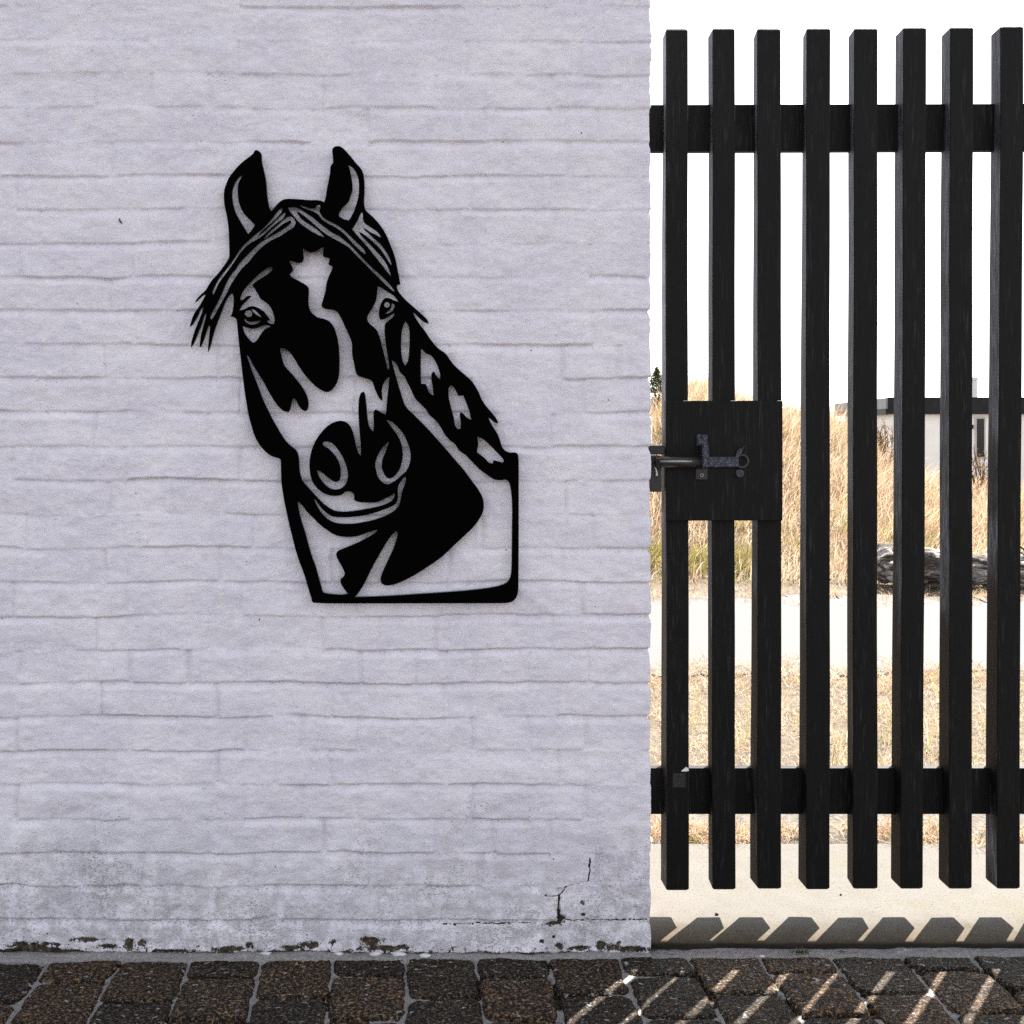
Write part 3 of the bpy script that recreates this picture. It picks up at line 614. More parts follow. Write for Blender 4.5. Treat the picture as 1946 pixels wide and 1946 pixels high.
hc = np.array([X_(680, D), YS, Z_(720, D)])
horse = empty('wall_sign', tuple(hc), 'black cut-out metal horse head hanging on the white brick wall', 'wall sign')
link('silhouette_panel', hm, None, horse)
for (px, py) in ((480, 345), (650, 330), (462, 668), (835, 740), (800, 960), (660, 1100), (935, 1130), (560, 1000)):
    bm = bmesh.new(); cyl_bm(bm, (X_(px, D), -0.0170, Z_(py, D)), (X_(px, D), 0.004, Z_(py, D)), 0.0032, n=12)
    link('spacer', bm_mesh(bm, 'spacer'), mld.m, horse)

# ------------------------------------------------------------------ gate
GF, GB = D + 0.127, D + 0.177                      # camera distances of picket front and back faces
gate = empty('picket_gate', (1.05, 0.15, 0.075), 'black slatted wooden gate with sliding bolt beside the white brick wall', 'gate')
PK = [((1265.3,1307.5,1259,54),(1265.6,1309.5,1254.8,1692.7)), ((1354.4,1396.9,1344.8,53),(1353.5,1397.9,1345.2,1691.3)),
      ((1440,1485.1,1432.6,53.5),(1440,1485.7,1424.9,1689.8)), ((1533,1578.8,1525.3,52.5),(1532.4,1577.2,1516,1691)),
      ((1623.2,1668,1610.8,52.5),(1621.3,1668.6,1609.1,1689.8)), ((1717.4,1761.8,1701,51),(1712,1754.9,1692.3,1689.8)),
      ((1806,1850.6,1788.3,50.6),(1803.7,1847.1,1782.1,1689.8)), ((1902.2,1946,1882.5,48.8),(1894.5,1938,1870.8,1689.8)),
      ((1992,2036,1970,48.5),(1986,2030,1961,1689.8)), ((2082,2126,2058,48.5),(2076,2120,2049,1689.8)), ((2172,2216,2146,48.5),(2166,2210,2137,1689.8))]
for k, ((tl, tr_, tb, ty), (bl, br_, bb, byy)) in enumerate(PK):
    yf, yb = GF - D, GB - D
    zt, zb = Z_(ty, GF), Z_(byy, GF)
    wt = X_(tr_, GF) - X_(tl, GF); wb = X_(br_, GF) - X_(bl, GF)
    nseg = 28; bm = bmesh.new(); rings = []
    for j in range(nseg + 1):
        f = j / nseg; z = zb + (zt - zb) * f
        xl = X_(bl, GF) * (1 - f) + X_(tl, GF) * f; w = wb * (1 - f) + wt * f
        xb = X_(bb, GB) * (1 - f) + X_(tb, GB) * f
        wig = 0.0006 * math.sin(7 * f + k * 2.1) + 0.00035 * math.sin(23 * f + k)
        c = 0.0024 if 0 < j < nseg else 0.0030
        shr = 0.0026 if j in (0, nseg) else 0.0
        xl += wig + shr; xb += wig + shr; w -= 2 * shr
        def pt(px_, py_): return bm.verts.new((px_, py_, z))
        y0_, y1_ = yf + shr, yb - shr
        r = [pt(xl + c, y0_), pt(xl + w - c, y0_), pt(xl + w - c*.3, y0_ + c*.3), pt(xl + w, y0_ + c), pt(xb + w, y1_ - c), pt(xb + w - c, y1_), pt(xb + c, y1_), pt(xb, y1_ - c), pt(xl, y0_ + c), pt(xl + c*.3, y0_ + c*.3)]
        rings.append(r)
        if j in (0, nseg):
            # inner rounded cap edge
            pass
    zlist = None
    for j in (0, nseg): 
        for v in rings[j]: v.co.z += 0
    # second ring close to each end gives the worn, rounded arris
    for v in rings[1]: v.co.z = zb + 0.0035
    for v in rings[nseg - 1]: v.co.z = zt - 0.0035
    n = 10
    for j in range(nseg):
        for i in range(n):
            f_ = bm.faces.new((rings[j][i], rings[j][(i + 1) % n], rings[j + 1][(i + 1) % n], rings[j + 1][i]))
            if i in (7,): f_.material_index = 1
    bm.faces.new(rings[0][::-1]); bm.faces.new(rings[-1])
    me = bm_mesh(bm, 'picket'); me.materials.append(m_tim); me.materials.append(m_side)
    link('picket', me, None, gate)
for (y0p, y1p, y1r) in ((199, 288, 0.0), (1459.5, 1547.5, 0.0)):
    yr = GB - D - 0.020; dr = D + yr
    x0, x1 = 0.492, X_(2250, dr)
    zt, zb = Z_(y0p, dr), Z_(y1p, dr)
    tilt = 0.0035 if y0p < 900 else 0
    bm = bmesh.new(); hexa_bm(bm, [(x0, yr, zb), (x1, yr, zb + tilt), (x1, yr + 0.0185, zb + tilt), (x0, yr + 0.0185, zb), (x0, yr, zt), (x1, yr, zt + tilt), (x1, yr + 0.0185, zt + tilt), (x0, yr + 0.0185, zt)])
    link('rail', bm_mesh(bm, 'rail', 0.0015), m_tim, gate)
# lock board in front of the first three pickets
yb_ = GF - D - 0.017; db = D + yb_
bm = bmesh.new(); box_bm(bm, X_(1265.2, db), X_(1487.6, db), yb_, GF - D - 0.0008, Z_(989.6, db), Z_(761.4, db))
board = link('lock_board', bm_mesh(bm, 'lock_board', 0.002), m_tim, gate)
# sliding bolt
dl = D + yb_ - 0.004
def LX(p): return X_(p, dl)
def LZ(p): return Z_(p, dl)
yl = yb_
latch = bpy.data.objects.new('latch', None); COL.objects.link(latch); latch.parent = gate
latch.location = Vector((LX(1335), yl, LZ(878))) - gate.location
def lpart(name, bm, mat, bev=0.0006, smooth=False):
    me = bm_mesh(bm, name, bev, 1, smooth); me.materials.append(mat); return link(name, me, None, latch)
bm = bmesh.new(); cyl_bm(bm, (LX(1244), yl - 0.013, LZ(878)), (LX(1332), yl - 0.013, LZ(878)), 0.0115, n=24)
lpart('bolt_barrel', bm, mld.m, 0, True)
bm = bmesh.new(); cyl_bm(bm, (LX(1250), yl - 0.0215, LZ(876.5)), (LX(1311), yl - 0.0215, LZ(876.5)), 0.0034, n=12); lpart('bolt_rod', bm, mlr.m, 0, True)
bm = bmesh.new(); box_bm(bm, LX(1339), LX(1404), yl - 0.006, yl - 0.0005, LZ(888), LZ(868)); lpart('slide_plate', bm, ml.m, 0.0012)
bm = bmesh.new(); box_bm(bm, LX(1329.5), LX(1342), yl - 0.028, yl - 0.001, LZ(889), LZ(841.5))
lpart('keep_strap', bm, ml.m, 0.003)
bm = bmesh.new(); box_bm(bm, LX(1324), LX(1345), yl - 0.006, yl - 0.0008, LZ(848), LZ(826)); lpart('strap_foot', bm, ml.m, 0.0016)
bm = bmesh.new(); cyl_bm(bm, (LX(1336), yl - 0.009, LZ(829)), (LX(1336), yl - 0.001, LZ(829)), 0.0042, n=14); lpart('screw', bm, mld.m, 0, False)
bm = bmesh.new(); box_bm(bm, LX(1322), LX(1345), yl - 0.004, yl - 0.0008, LZ(912), LZ(889.5)); lpart('strap_foot', bm, mld.m, 0.0012)
def ring(px, py, r, t, mat, name='screw', y=0.006):
    bm = bmesh.new(); n = 20; c = Vector((LX(px), yl - y, LZ(py)))
    rings = []
    for i in range(n):
        a = 2 * math.pi * i / n; dirv = Vector((math.cos(a), 0, math.sin(a)))
        rings.append([bm.verts.new(c + dirv * (r + t * math.cos(b)) + Vector((0, t * math.sin(b), 0))) for b in [2 * math.pi * q / 8 for q in range(8)]])
    for i in range(n):
        for q_ in range(8): bm.faces.new((rings[i][q_], rings[(i + 1) % n][q_], rings[(i + 1) % n][(q_ + 1) % 8], rings[i][(q_ + 1) % 8]))
    return lpart(name, bm, mat, 0, True)
ring(1333, 903, 0.0030, 0.0010, mlr.m, 'screw_eye')
# forked end: prong, curl and screw head
bm = bmesh.new()
hexa_bm(bm, [(LX(1396), yl - 0.006, LZ(872)), (LX(1406), yl - 0.006, LZ(868)), (LX(1406), yl - 0.001, LZ(868)), (LX(1396), yl - 0.001, LZ(872)), (LX(1401), yl - 0.006, LZ(856)), (LX(1416), yl - 0.006, LZ(846)), (LX(1416), yl - 0.001, LZ(846)), (LX(1401), yl - 0.001, LZ(856))])
lpart('fork_prong', bm, ml.m, 0.001)
bm = bmesh.new(); n = 14; prev = None
for i in range(n + 1):
    a = R(125) - R(250) * i / n; c = Vector((LX(1410), 0, LZ(876)))
    r0_, r1_ = 0.0108, 0.0150
    q0 = [bm.verts.new((c.x + math.cos(a) * rr, yy, c.z + math.sin(a) * rr)) for rr in (r0_, r1_) for yy in (yl - 0.005, yl - 0.0008)]
    if prev:
        for (i0_, i1_) in ((0, 1), (1, 3), (3, 2), (2, 0)): bm.faces.new((prev[i0_], prev[i1_], q0[i1_], q0[i0_]))
    prev = q0
lpart('fork_curl', bm, mld.m, 0)
bm = bmesh.new(); cyl_bm(bm, (LX(1406), yl - 0.005, LZ(900)), (LX(1406), yl - 0.0008, LZ(900)), 0.0085, 0.0095, 20); lpart('screw', bm, ml.m, 0.0006)
# worn plate and fleck on the bottom rail, first picket
yp = GF - D; dp = D + yp
bm = bmesh.new(); box_bm(bm, X_(1278, dp), X_(1302.5, dp), yp - 0.0016, yp - 0.0002, Z_(1496, dp), Z_(1469, dp)); link('scuffed_plate', bm_mesh(bm, 'p', 0.0004), m_tagm, gate)
bm = bmesh.new()
c = [(1294, 1465.5), (1298, 1462), (1303, 1457.5), (1307.5, 1459), (1309, 1464.5), (1303, 1465.5)]
a_ = [bm.verts.new((X_(x, dp), yp - 0.0018, Z_(y, dp))) for x, y in c]; b_ = [bm.verts.new((X_(x, dp), yp - 0.0002, Z_(y, dp))) for x, y in c]
bm.faces.new(a_); bm.faces.new(b_[::-1])
for i in range(6): bm.faces.new((a_[i], a_[(i+1) % 6], b_[(i+1) % 6], b_[i]))
link('white_fleck', bm_mesh(bm, 'f'), m_white, gate)

# keeper bracket fixed on the return of the wall
kp = empty('bolt_keeper', (XR + 0.003, 0.13, 0.94), 'dark iron bolt keeper fixed to the right edge of the white wall', 'bracket')
dk_ = D + 0.112
def KX(p): return X_(p, dk_)
def KZ(p): return Z_(p, dk_)
bm = bmesh.new(); box_bm(bm, XR + 0.0015, KX(1262), 0.112, 0.150, KZ(864), KZ(846.5)); link('socket', bm_mesh(bm, 's', 0.0012), m_tagm, kp)
bm = bmesh.new(); box_bm(bm, XR + 0.0015, KX(1257.5), 0.114, 0.148, KZ(935), KZ(866)); link('back_plate', bm_mesh(bm, 'b', 0.001), mld.m, kp)
bm = bmesh.new()
wp = [(1243.5, 884), (1245, 889), (1247, 894), (1247.8, 900), (1247.5, 904)]
for i in range(4): cyl_bm(bm, (KX(wp[i][0]), 0.110, KZ(wp[i][1])), (KX(wp[i+1][0]), 0.110, KZ(wp[i+1][1])), 0.0008 + 0.0004 * i, 0.0012 + 0.0004 * i, 8)
link('bent_wire', bm_mesh(bm, 'w'), m_white, kp)

# ------------------------------------------------------------------ small things
def lump(name, loc, r, mat, seed, flat=0.6, label=None, cat=None, group=None, sub=2, rough=0.25, stretch=(1, 1)):
    bm = bmesh.new(); bmesh.ops.create_icosphere(bm, subdivisions=sub, radius=1)
    for v in bm.verts:
        k = 1 + rough * mnoise.noise(v.co * 1.7 + Vector((seed, 0, 0))) * 2
        v.co = Vector((v.co.x * r * k * stretch[0], v.co.y * r * k * stretch[1], v.co.z * r * k * flat))
    me = bm_mesh(bm, name, 0, 1, True); o = link(name, me, mat); o.location = loc
    return tag(o, label, cat, group)
def ground_pt(px, py, z=0.0):
    d = F * (EYE - z) / (py - CY); return (X_(px, d), d - D, z)
lump('pebble', ground_pt(1362, 1737, 0.015), 0.0030, m_pebble, 1, 0.8, 'tiny black pebble on the sunlit concrete threshold under the second picket', 'pebble', stretch=(1.2, 1))
lump('pebble', ground_pt(1598, 1700, 0.015), 0.0022, m_pebble, 2, 0.8, 'tiny black pebble on the concrete threshold under the fifth picket', 'pebble')
for i, (px, py, r, lb) in enumerate([(505, 1812, 0.008, 'small white plaster lump at the wall foot above the darkest paver'), (643, 1812, 0.007, 'small white plaster crumb at the wall foot left of the widest dark chip'),
                       (714, 1812, 0.010, 'white plaster lump under the widest dark chip in the wall foot'), (757, 1813, 0.011, 'largest pale plaster lump at the wall foot right of the widest dark chip'),
                       (808, 1816, 0.009, 'smooth white plaster lump lying alone at the wall foot below the horse')]):
    p = ground_pt(px, py, 0.004); lump('plaster_lump', p, r, m_stone, 10 + i, 0.45, lb, 'plaster lump', 'plaster lumps along the wall foot', rough=0.3, stretch=(1.25, 0.7))
lump('pebble', ground_pt(1448, 1817, 0.004), 0.0038, m_stone, 21, 0.6, 'small white pebble in the paver joint in front of the threshold', 'pebble', stretch=(1.2, 1))
# leaf
lp = ground_pt(1535, 1859, 0.004)
bm = bmesh.new(); N = 14; top = []; 
for i in range(N):
    a = 2 * math.pi * i / N; rx = 0.0085 * math.cos(a); ry = 0.0085 * math.sin(a) * (0.75 + 0.25 * math.cos(a))
    top.append(bm.verts.new((rx, ry, 0.0012 + 0.0016 * abs(math.cos(a)))))
cv = bm.verts.new((0, 0, 0.0008))
for i in range(N): bm.faces.new((cv, top[i], top[(i + 1) % N]))
geo = bmesh.ops.solidify(bm, geom=list(bm.faces), thickness=0.0004)
o = link('fallen_leaf', bm_mesh(bm, 'leaf', 0, 1, True), m_dleaf); o.location = lp; o.rotation_euler = (0, 0, 0.5)
tag(o, 'pale yellow fallen leaf on a dark paver in front of the gate', 'leaf')
# weed at the foot of the threshold
wp_ = ground_pt(1520, 1812, 0.0); bm = bmesh.new(); rr = np.random.default_rng(3)
for i in range(34):
    a = rr.uniform(0, 2 * math.pi); L = rr.uniform(0.006, 0.016); w = 0.0012
    bx0 = Vector((rr.normal(0, 0.008), rr.normal(0, 0.002), 0)); dr_ = Vector((math.cos(a) * 0.8, math.sin(a) * 0.5, 0.7)).normalized() * L
    sd_ = dr_.cross(Vector((0, 0, 1))).normalized() * w
    q = [bm.verts.new(bx0 - sd_ * .4), bm.verts.new(bx0 + sd_ * .4), bm.verts.new(bx0 + dr_ * .6 + sd_), bm.verts.new(bx0 + dr_), bm.verts.new(bx0 + dr_ * .6 - sd_)]
    bm.faces.new(q)
o = link('weed', bm_mesh(bm, 'weed'), m_weed); o.location = wp_
tag(o, 'small green weed growing at the foot of the concrete threshold', 'weed')
# husk on the wall
bm = bmesh.new(); bmesh.ops.create_uvsphere(bm, u_segments=10, v_segments=8, radius=1)
for v in bm.verts:
    tz = v.co.z; v.co = Vector((v.co.x * 0.0016, v.co.y * 0.0014, tz * 0.0062)); v.co.x += 0.0012 * tz * tz
o = link('insect_husk', bm_mesh(bm, 'husk', 0, 1, True), m_husk); o.location = (X_(228.8, D), -0.0022, Z_(420.6, D)); o.rotation_euler = (0, R(-28), 0)
tag(o, 'tiny dark husk clinging to the white wall left of the horse', 'insect husk')

# ------------------------------------------------------------------ grass
def blades(name, x, y, z, hgt, az, lean, wid, tint, label_, nseg=3):
    n = len(x); ts = np.linspace(0, 1, nseg + 1)
    V = np.zeros((n, 2 * nseg + 1, 3)); up = np.zeros((n, 2 * nseg + 1)); 
    sx_, sy_ = -np.sin(az), np.cos(az)
    face = rng.uniform(0, 2 * np.pi, n); fxx, fyy = np.cos(face), np.sin(face)
    for k, t in enumerate(ts):
        ox = np.cos(az) * lean * hgt * t ** 1.8; oy = np.sin(az) * lean * hgt * t ** 1.8
        zz_ = z + hgt * t * (1 - 0.35 * lean * t)
        w = wid * (1 - 0.75 * t)
        if k < nseg:
            V[:, 2*k] = np.stack([x + ox - fxx * w / 2, y + oy - fyy * w / 2, zz_], -1)
            V[:, 2*k+1] = np.stack([x + ox + fxx * w / 2, y + oy + fyy * w / 2, zz_], -1)
            up[:, 2*k:2*k+2] = t
        else:
            V[:, 2*k] = np.stack([x + ox, y + oy, zz_], -1); up[:, 2*k] = 1
    m = 2 * nseg + 1; b = (np.arange(n) * m)[:, None]
    quads = np.concatenate([b + np.array([2*k, 2*k+1, 2*k+3, 2*k+2]) for k in range(nseg - 1)])
    tris = b + np.array([2*nseg-2, 2*nseg-1, 2*nseg])
    me = np_mesh(name, V.reshape(-1, 3), [quads, tris], True, {'tint': np.repeat(tint, m), 'up': up.ravel()})
    o = link(name, me, mg.m); tag(o, label_, 'grass', kind='stuff'); return o
def clump_field(n, d0, d1, r0, r1, seed, nc=900, spread=0.10, bias=1.0):
    r = np.random.default_rng(seed)
    cd = d0 + (d1 - d0) * r.uniform(0, 1, nc) ** bias; cr_ = r.uniform(r0, r1, nc)
    i = r.integers(0, nc, n)
    d = cd[i] + r.normal(0, spread, n); x = cr_[i] * cd[i] + r.normal(0, spread, n)
    return x, d - D, i, r, nc
# dune
n = 95000
x, y, ci_, r, nc = clump_field(n, 6.9, 13.2, 0.05, 0.85, 1, 2600, 0.11)
ctint = np.clip(r.normal(0.42, 0.13, nc), 0, 0.76); 
green = r.uniform(0, 1, nc) < 0.07; ctint[green] = r.uniform(0.84, 1.0, green.sum())
brn = r.uniform(0, 1, nc) < 0.08; ctint[brn] = 0.78
chh = r.uniform(0.16, 0.42, nc)
dd = y + D
hg = chh[ci_] * r.uniform(0.5, 1.15, n) * (0.40 + 0.5 * sstep(6.9, 9.5, dd) + 0.35 * sstep(10.5, 11.6, dd) * (r.uniform(0, 1, n) < 0.4))
tint = np.clip(ctint[ci_] + r.normal(0, 0.06, n), 0, 1)
caz = r.normal(0.3, 0.9, nc); az = caz[ci_] + r.normal(0, 0.8, n)
blades('dune_grass', x, y, terrain(x, y) - 0.01, hg, az, r.uniform(0.15, 0.95, n), r.uniform(0.004, 0.009, n), tint, 'golden dry marram grass covering the dune behind the gate')
# green tussocks at the dune foot and greener left edge
n = 3600
cx_l = [(1322, 7.15), (1245, 7.3), (1405, 7.2), (1242, 9.0), (1248, 9.6), (1246, 10.3), (1868, 8.8), (1864, 11.2), (1520, 10.8), (1560, 11.2), (1585, 10.5)]
k = rng.integers(0, len(cx_l), n); pc_ = np.array(cx_l)
d = pc_[k, 1] + rng.normal(0, 0.09, n); x = (pc_[k, 0] - CX) / F * pc_[k, 1] + rng.normal(0, 0.09, n); y = d - D
gt = np.where(k < 3, rng.uniform(0.84, 0.96, n), np.where(k < 7, rng.uniform(0.82, 0.93, n), rng.uniform(0.25, 0.6, n)))
blades('green_marram_grass', x, y, terrain(x, y) - 0.01, rng.uniform(0.08, 0.26, n), rng.normal(0.5, 0.6, n), rng.uniform(0.2, 0.9, n), rng.uniform(0.004, 0.008, n), gt, 'greenish marram tussocks among the dry dune grass')
# verge between threshold and path: flattened straw
n = 15000
x, y, ci_, r, nc = clump_field(n, 3.12, 4.5, 0.10, 0.75, 5, 1200, 0.035)
tint = np.clip(r.normal(0.45, 0.16, n), 0, 0.8); g = r.uniform(0, 1, n) < 0.05; tint[g] = r.uniform(0.85, 1, g.sum())
blades('verge_grass', x, y, terrain(x, y) + 0.002, r.uniform(0.012, 0.055, n), r.uniform(0, 6.28, n), r.uniform(0.6, 2.2, n), r.uniform(0.0012, 0.003, n), tint, 'short flattened straw on the sandy verge behind the gate')
# stray tufts along both edges of the path
n = 11000
r = np.random.default_rng(31); nc = 420
ed_ = np.where(r.uniform(0, 1, nc) < 0.5, 4.42 + r.normal(0, 0.12, nc), 6.55 + r.normal(0, 0.22, nc)); rt = r.uniform(0.12, 0.72, nc); i = r.integers(0, nc, n)
d = ed_[i] + r.normal(0, 0.035, n); x = rt[i] * ed_[i] + r.normal(0, 0.045, n)
tint = np.clip(r.normal(0.35, 0.18, n), 0, 0.8); g = r.uniform(0, 1, n) < 0.12; tint[g] = r.uniform(0.85, 1, g.sum())
blades('path_edge_grass', x, d - D, terrain(x, d - D) + 0.004, r.uniform(0.012, 0.075, n), r.uniform(0, 6.28, n), r.uniform(0.5, 2.0, n), r.uniform(0.0015, 0.004, n), tint, 'straggly straw tufts along the edges of the pale path')
# thin upright stalks on the verge
n = 420
x, y, ci_, r, nc = clump_field(n, 3.0, 3.7, 0.15, 0.65, 9, 60, 0.03)
tint = np.where(r.uniform(0, 1, n) < 0.45, r.uniform(0.86, 1, n), r.uniform(0.2, 0.6, n))
blades('grass_stalks', x, y, terrain(x, y), r.uniform(0.06, 0.24, n), r.uniform(0, 6.28, n), r.uniform(0.1, 0.8, n), r.uniform(0.0015, 0.004, n), tint, 'thin upright grass stalks standing on the sandy verge', 4)
# fringe along the back edge of the threshold
n = 9000
r = np.random.default_rng(12); nc = 130
cxs = r.uniform(0.35, 2.3, nc); ccy = 0.60 + r.normal(0, 0.035, nc); i = r.integers(0, nc, n)
x = cxs[i] + r.normal(0, 0.022, n); y = ccy[i] + r.normal(0, 0.02, n)
tint = np.clip(r.normal(0.45, 0.16, n), 0, 0.8); cg = r.uniform(0, 1, nc) < 0.28; gsel = cg[i] & (r.uniform(0, 1, n) < 0.6); tint[gsel] = r.uniform(0.84, 1, gsel.sum())
bsel = (~cg[i]) & (r.uniform(0, 1, n) < 0.2); tint[bsel] = 0.79
blades('fringe_grass', x, y, np.full(n, 0.0), r.uniform(0.015, 0.06, n), r.uniform(0, 6.28, n), r.uniform(0.4, 2.0, n), r.uniform(0.0012, 0.003, n), tint, 'tufts of straw and green grass fringing the concrete threshold')

# ------------------------------------------------------------------ driftwood
def dlog(px0, px1, d, ytop, ybot, label):
    root = empty('driftwood_log', (X_((px0 + px1) / 2, d), d - D, 0.0), label, 'log')
    x0, x1 = X_(px0, d), X_(px1, d); n = 90; m = 48
    V = []; 
    for i in range(n + 1):
        f = i / n; x = x0 + (x1 - x0) * f
        taper = math.sin(min(1, max(0.0, f * 9 + 0.25)) * math.pi / 2) * math.sin(min(1, (1 - f) * 9 + 0.25) * math.pi / 2)
        zc = 0.125 + 0.02 * math.sin(f * 5 + 1); rad = (0.12 + 0.02 * math.sin(f * 8)) * taper
        for j in range(m):
            a = 2 * math.pi * j / m
            nn = mnoise.fractal(Vector((x * 5, math.cos(a) * 1.6, math.sin(a) * 1.6)), 0.6, 2.0, 5) * 0.13
            gr_ = -0.10 * max(0, math.sin(a * 9 + x * 2.6 + 2 * math.sin(x * 3))) ** 3 - 0.05 * max(0, math.sin(a * 17 + x * 5)) ** 2
            rr_ = rad * (1 + nn * 2.0 + gr_)
            V.append((x, d - D + math.cos(a) * rr_ * 1.1, zc + math.sin(a) * rr_ * 0.92))
    V = np.array(V); ii = np.arange((n + 1) * m).reshape(n + 1, m)
    q = np.stack([ii[:-1], np.roll(ii[:-1], -1, 1), np.roll(ii[1:], -1, 1), ii[1:]], -1).reshape(-1, 4)
    me = np_mesh('trunk', V, [q], True)
    caps = bmesh.new(); caps.from_mesh(me); caps.verts.ensure_lookup_table()
    caps.faces.new([caps.verts[j] for j in range(m)][::-1]); caps.faces.new([caps.verts[n * m + j] for j in range(m)]); caps.to_mesh(me); caps.free()
    link('trunk', me, m_drift, root)
    r = np.random.default_rng(4)
    for s in range(9):
        bm = bmesh.new(); x = x0 + (x1 - x0) * r.uniform(0.03, 0.97); p = Vector((x, d - D - 0.10 + r.uniform(-.03, .03), r.uniform(0.03, 0.2)))
        dirv = Vector((r.uniform(-1, 1), r.uniform(-0.3, 0.1), r.uniform(-0.35, 0.25))).normalized()
        rad = r.uniform(0.006, 0.013)
        for k in range(9):
            q_ = p + dirv * 0.035; dirv = (dirv + Vector(r.normal(0, 0.28, 3))).normalized()
            cyl_bm(bm, p, q_, rad, rad * 0.86, 8, cap=True); rad *= 0.86; p = q_
        link('root', bm_mesh(bm, 'root', 0, 1, True), m_drift, root)
md = M('bleached_driftwood'); tc = md.n('ShaderNodeTexCoord'); mpp = md.n('ShaderNodeMapping'); mpp.inputs['Scale'].default_value = (0.12, 1, 1)
md.l(tc.outputs['Object'], mpp.inputs[0]); f1 = md.noise(mpp.outputs[0], 55, 5, 0.7); f2 = md.noise(mpp.outputs[0], 14, 3)
md.col(md.mix(md.smooth(f2, 0.42, 0.62), md.ramp(f1, [(0.38, (0.016, 0.013, 0.011)), (0.58, (0.10, 0.085, 0.07))]), md.ramp(f1, [(0.38, (0.05, 0.045, 0.042)), (0.52, (0.28, 0.265, 0.26)), (0.7, (0.44, 0.42, 0.42))])))
md.rough(0.85, 0.2); md.nrm(md.bump(f1, 1.0, 0.02)); m_drift = md.m
dlog(1655, 2010, 6.75, 1030, 1105, 'bleached grey driftwood log lying on the sand beyond the gate')

# ------------------------------------------------------------------ house behind the dune
DH = 20.0
hx0, hy0 = X_(1687, DH), DH - D                       # near corner of the roof
zt_, zb_ = Z_(755, DH), Z_(785, DH); zground = -1.29
v2 = Vector((X_(1588, 27) - hx0, (27 - D) - hy0, 0))  # side eave runs back
house = empty('flat_roofed_house', (hx0 + 4, hy0 + 3, zground), 'white flat-roofed house with black fascia beyond the dune', 'house')
def quad_prism(P, z0, z1, name, mat, bev=0, par=None, mats=None):
    bm = bmesh.new(); hexa_bm(bm, [(*P[0], z0), (*P[1], z0), (*P[2], z0), (*P[3], z0), (*P[0], z1), (*P[1], z1), (*P[2], z1), (*P[3], z1)])
    return link(name, bm_mesh(bm, name, bev), mat, par or house)
A_ = (hx0, hy0); B_ = (hx0 + 12, hy0); C_ = (hx0 + 12 + v2.x, hy0 + v2.y); D_ = (hx0 + v2.x, hy0 + v2.y)
quad_prism([(A_[0] + 0.02, A_[1] + 0.02), (B_[0], B_[1] + 0.02), (C_[0], C_[1]), (D_[0] + 0.02, D_[1])], zb_ + 0.01, zt_ - 0.02, 'roof', m_zinc)
quad_prism([A_, B_, (B_[0], B_[1] + 0.015), (A_[0], A_[1] + 0.015)], zb_ - 0.02, zt_, 'fascia', m_fascia)
e = v2.normalized(); en = Vector((-e.y, e.x, 0))
P0 = Vector((*A_, 0)); P1 = P0 + v2
quad_prism([tuple((P0 + en * 0.03)[:2]), tuple(P0[:2]), tuple(P1[:2]), tuple((P1 + en * 0.03)[:2])], zb_ + 0.08, zt_ - 0.012, 'side_fascia', m_zinc)
quad_prism([tuple((P0 + en * 0.035)[:2]), tuple(P0[:2]), tuple(P1[:2]), tuple((P1 + en * 0.035)[:2])], zb_ - 0.03, zb_ + 0.075, 'side_fascia', m_fascia)
W = 0.12
quad_prism([(A_[0] + W, A_[1] + W), (B_[0] - .3, B_[1] + W), (C_[0] - .3, C_[1] - .3), (D_[0] + W, D_[1] - .3)], zground - 0.3, zb_ - 0.001, 'wall', m_hwall)
xw0, xw1 = X_(1855.5, DH + W), X_(1868.5, DH + W); zw1, zw0 = Z_(796, DH + W), Z_(868, DH + W)
bm = bmesh.new(); box_bm(bm, xw0 - 0.035, xw1 + 0.035, hy0 + W - 0.02, hy0 + W - 0.001, zw0 - .04, zw1 + .035)
wf = link('window', bm_mesh(bm, 'wf'), m_trim, house)
bm = bmesh.new(); box_bm(bm, xw0, xw1, hy0 + W - 0.035, hy0 + W - 0.018, zw0, zw1); link('pane', bm_mesh(bm, 'wp'), m_glass, wf)
bm = bmesh.new(); box_bm(bm, X_(1845, DH), X_(1854, DH), hy0 + 0.06, hy0 + 0.10, Z_(815, DH), Z_(807, DH)); link('window_handle', bm_mesh(bm, 'l', 0.008), m_fascia, house)  # small dark box for the handle left of the window
bm = bmesh.new(); box_bm(bm, X_(1849, 21), X_(1857.5, 21), 21 - D, 21 - D + 0.1, Z_(756, 21), Z_(723, 21)); box_bm(bm, X_(1846, 21), X_(1858, 21), 21 - D - .02, 21 - D + 0.12, Z_(722.8, 21), Z_(716.5, 21)); link('vent_pipe', bm_mesh(bm, 'v', 0.005), m_trim, house)

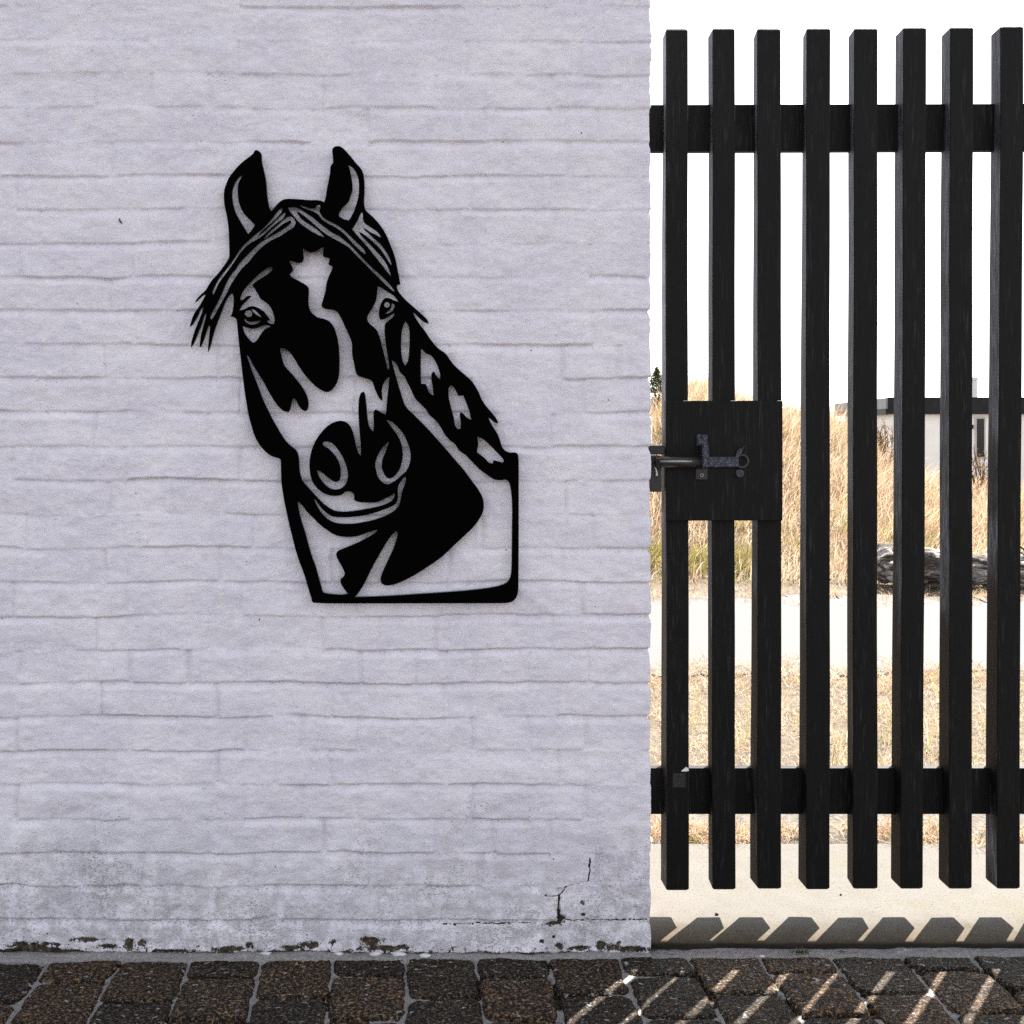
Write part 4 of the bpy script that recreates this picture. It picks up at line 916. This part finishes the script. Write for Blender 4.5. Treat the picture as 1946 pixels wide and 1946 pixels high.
# ------------------------------------------------------------------ shrubs on the dune
def tube_path(bm, pts, r0, r1):
    k = len(pts) - 1
    for i in range(k):
        cyl_bm(bm, pts[i], pts[i + 1], r0 + (r1 - r0) * i / k, r0 + (r1 - r0) * (i + 1) / k, 6)
def shrub(px, d, ybase, ytop, label, leafy, seed, wd):
    x = X_(px, d); y = d - D; z1 = Z_(ytop, d); z0 = float(terrain(np.array(x), np.array(y))) - 0.02
    root = empty('shrub', (x, y, z0), label, 'shrub'); r = np.random.default_rng(seed); H = z1 - z0
    bm = bmesh.new(); tips = []
    for s in range(9 if leafy else 16):
        p = Vector((x + r.normal(0, 0.01), y + r.normal(0, 0.01), z0)); dirv = Vector((r.normal(0, 0.16), r.normal(0, 0.16), 1)).normalized(); pts = [p.copy()]
        L = H * r.uniform(0.6, 1.0) / 7
        for k in range(7):
            dirv = (dirv + Vector((r.normal(0, 0.10), r.normal(0, 0.10), 0.05))).normalized(); p = p + dirv * L; pts.append(p.copy())
        tube_path(bm, pts, 0.006, 0.0018)
        for k in (3, 4, 5, 6):
            q = pts[k]; d2 = (dirv + Vector(r.normal(0, 0.6, 3))).normalized(); e_ = [q, q + d2 * H * 0.07, q + (d2 + Vector((0, 0, .3))).normalized() * H * 0.13]
            tube_path(bm, e_, 0.003, 0.001); tips += [e_[1], e_[2]]
        tips += pts[4:]
    link('stem', bm_mesh(bm, 'stem'), m_twig, root)
    bm = bmesh.new(); N = 1500 if leafy else 420
    for s in range(N):
        if leafy:
            f = r.uniform(0.42, 1.0); rad = wd * math.sin(min(1, (1.03 - f) * 1.9) * math.pi / 2)
            a = r.uniform(0, 6.28); rr_ = rad * math.sqrt(r.uniform(0, 1)); c = Vector((x + math.cos(a) * rr_, y + math.sin(a) * rr_, z0 + H * f)); L = r.uniform(0.012, 0.028); w = 0.006
        else:
            c = tips[r.integers(0, len(tips))] + Vector(r.normal(0, 0.014, 3)); L = r.uniform(0.015, 0.04); w = 0.005
        dv = Vector((r.normal(0, .5), r.normal(0, .5), 0.8)).normalized() * L; sv = dv.cross(Vector(r.normal(0, 1, 3))).normalized() * w
        bm.faces.new([bm.verts.new(c), bm.verts.new(c + dv * .5 + sv), bm.verts.new(c + dv), bm.verts.new(c + dv * .5 - sv)])
    link('crown', bm_mesh(bm, 'crown'), m_leaf if leafy else m_seed, root)
shrub(1248, 11.6, 0, 700, 'small dark green shrub on the dune top beside the white wall', True, 1, 0.085)
shrub(1684, 11.2, 0, 790, 'twiggy brown shrub with dry seed heads in front of the house', False, 2, 0.1)
shrub(1862, 11.0, 0, 836, 'reddish dry shrub in front of the dark house window', False, 3, 0.1)
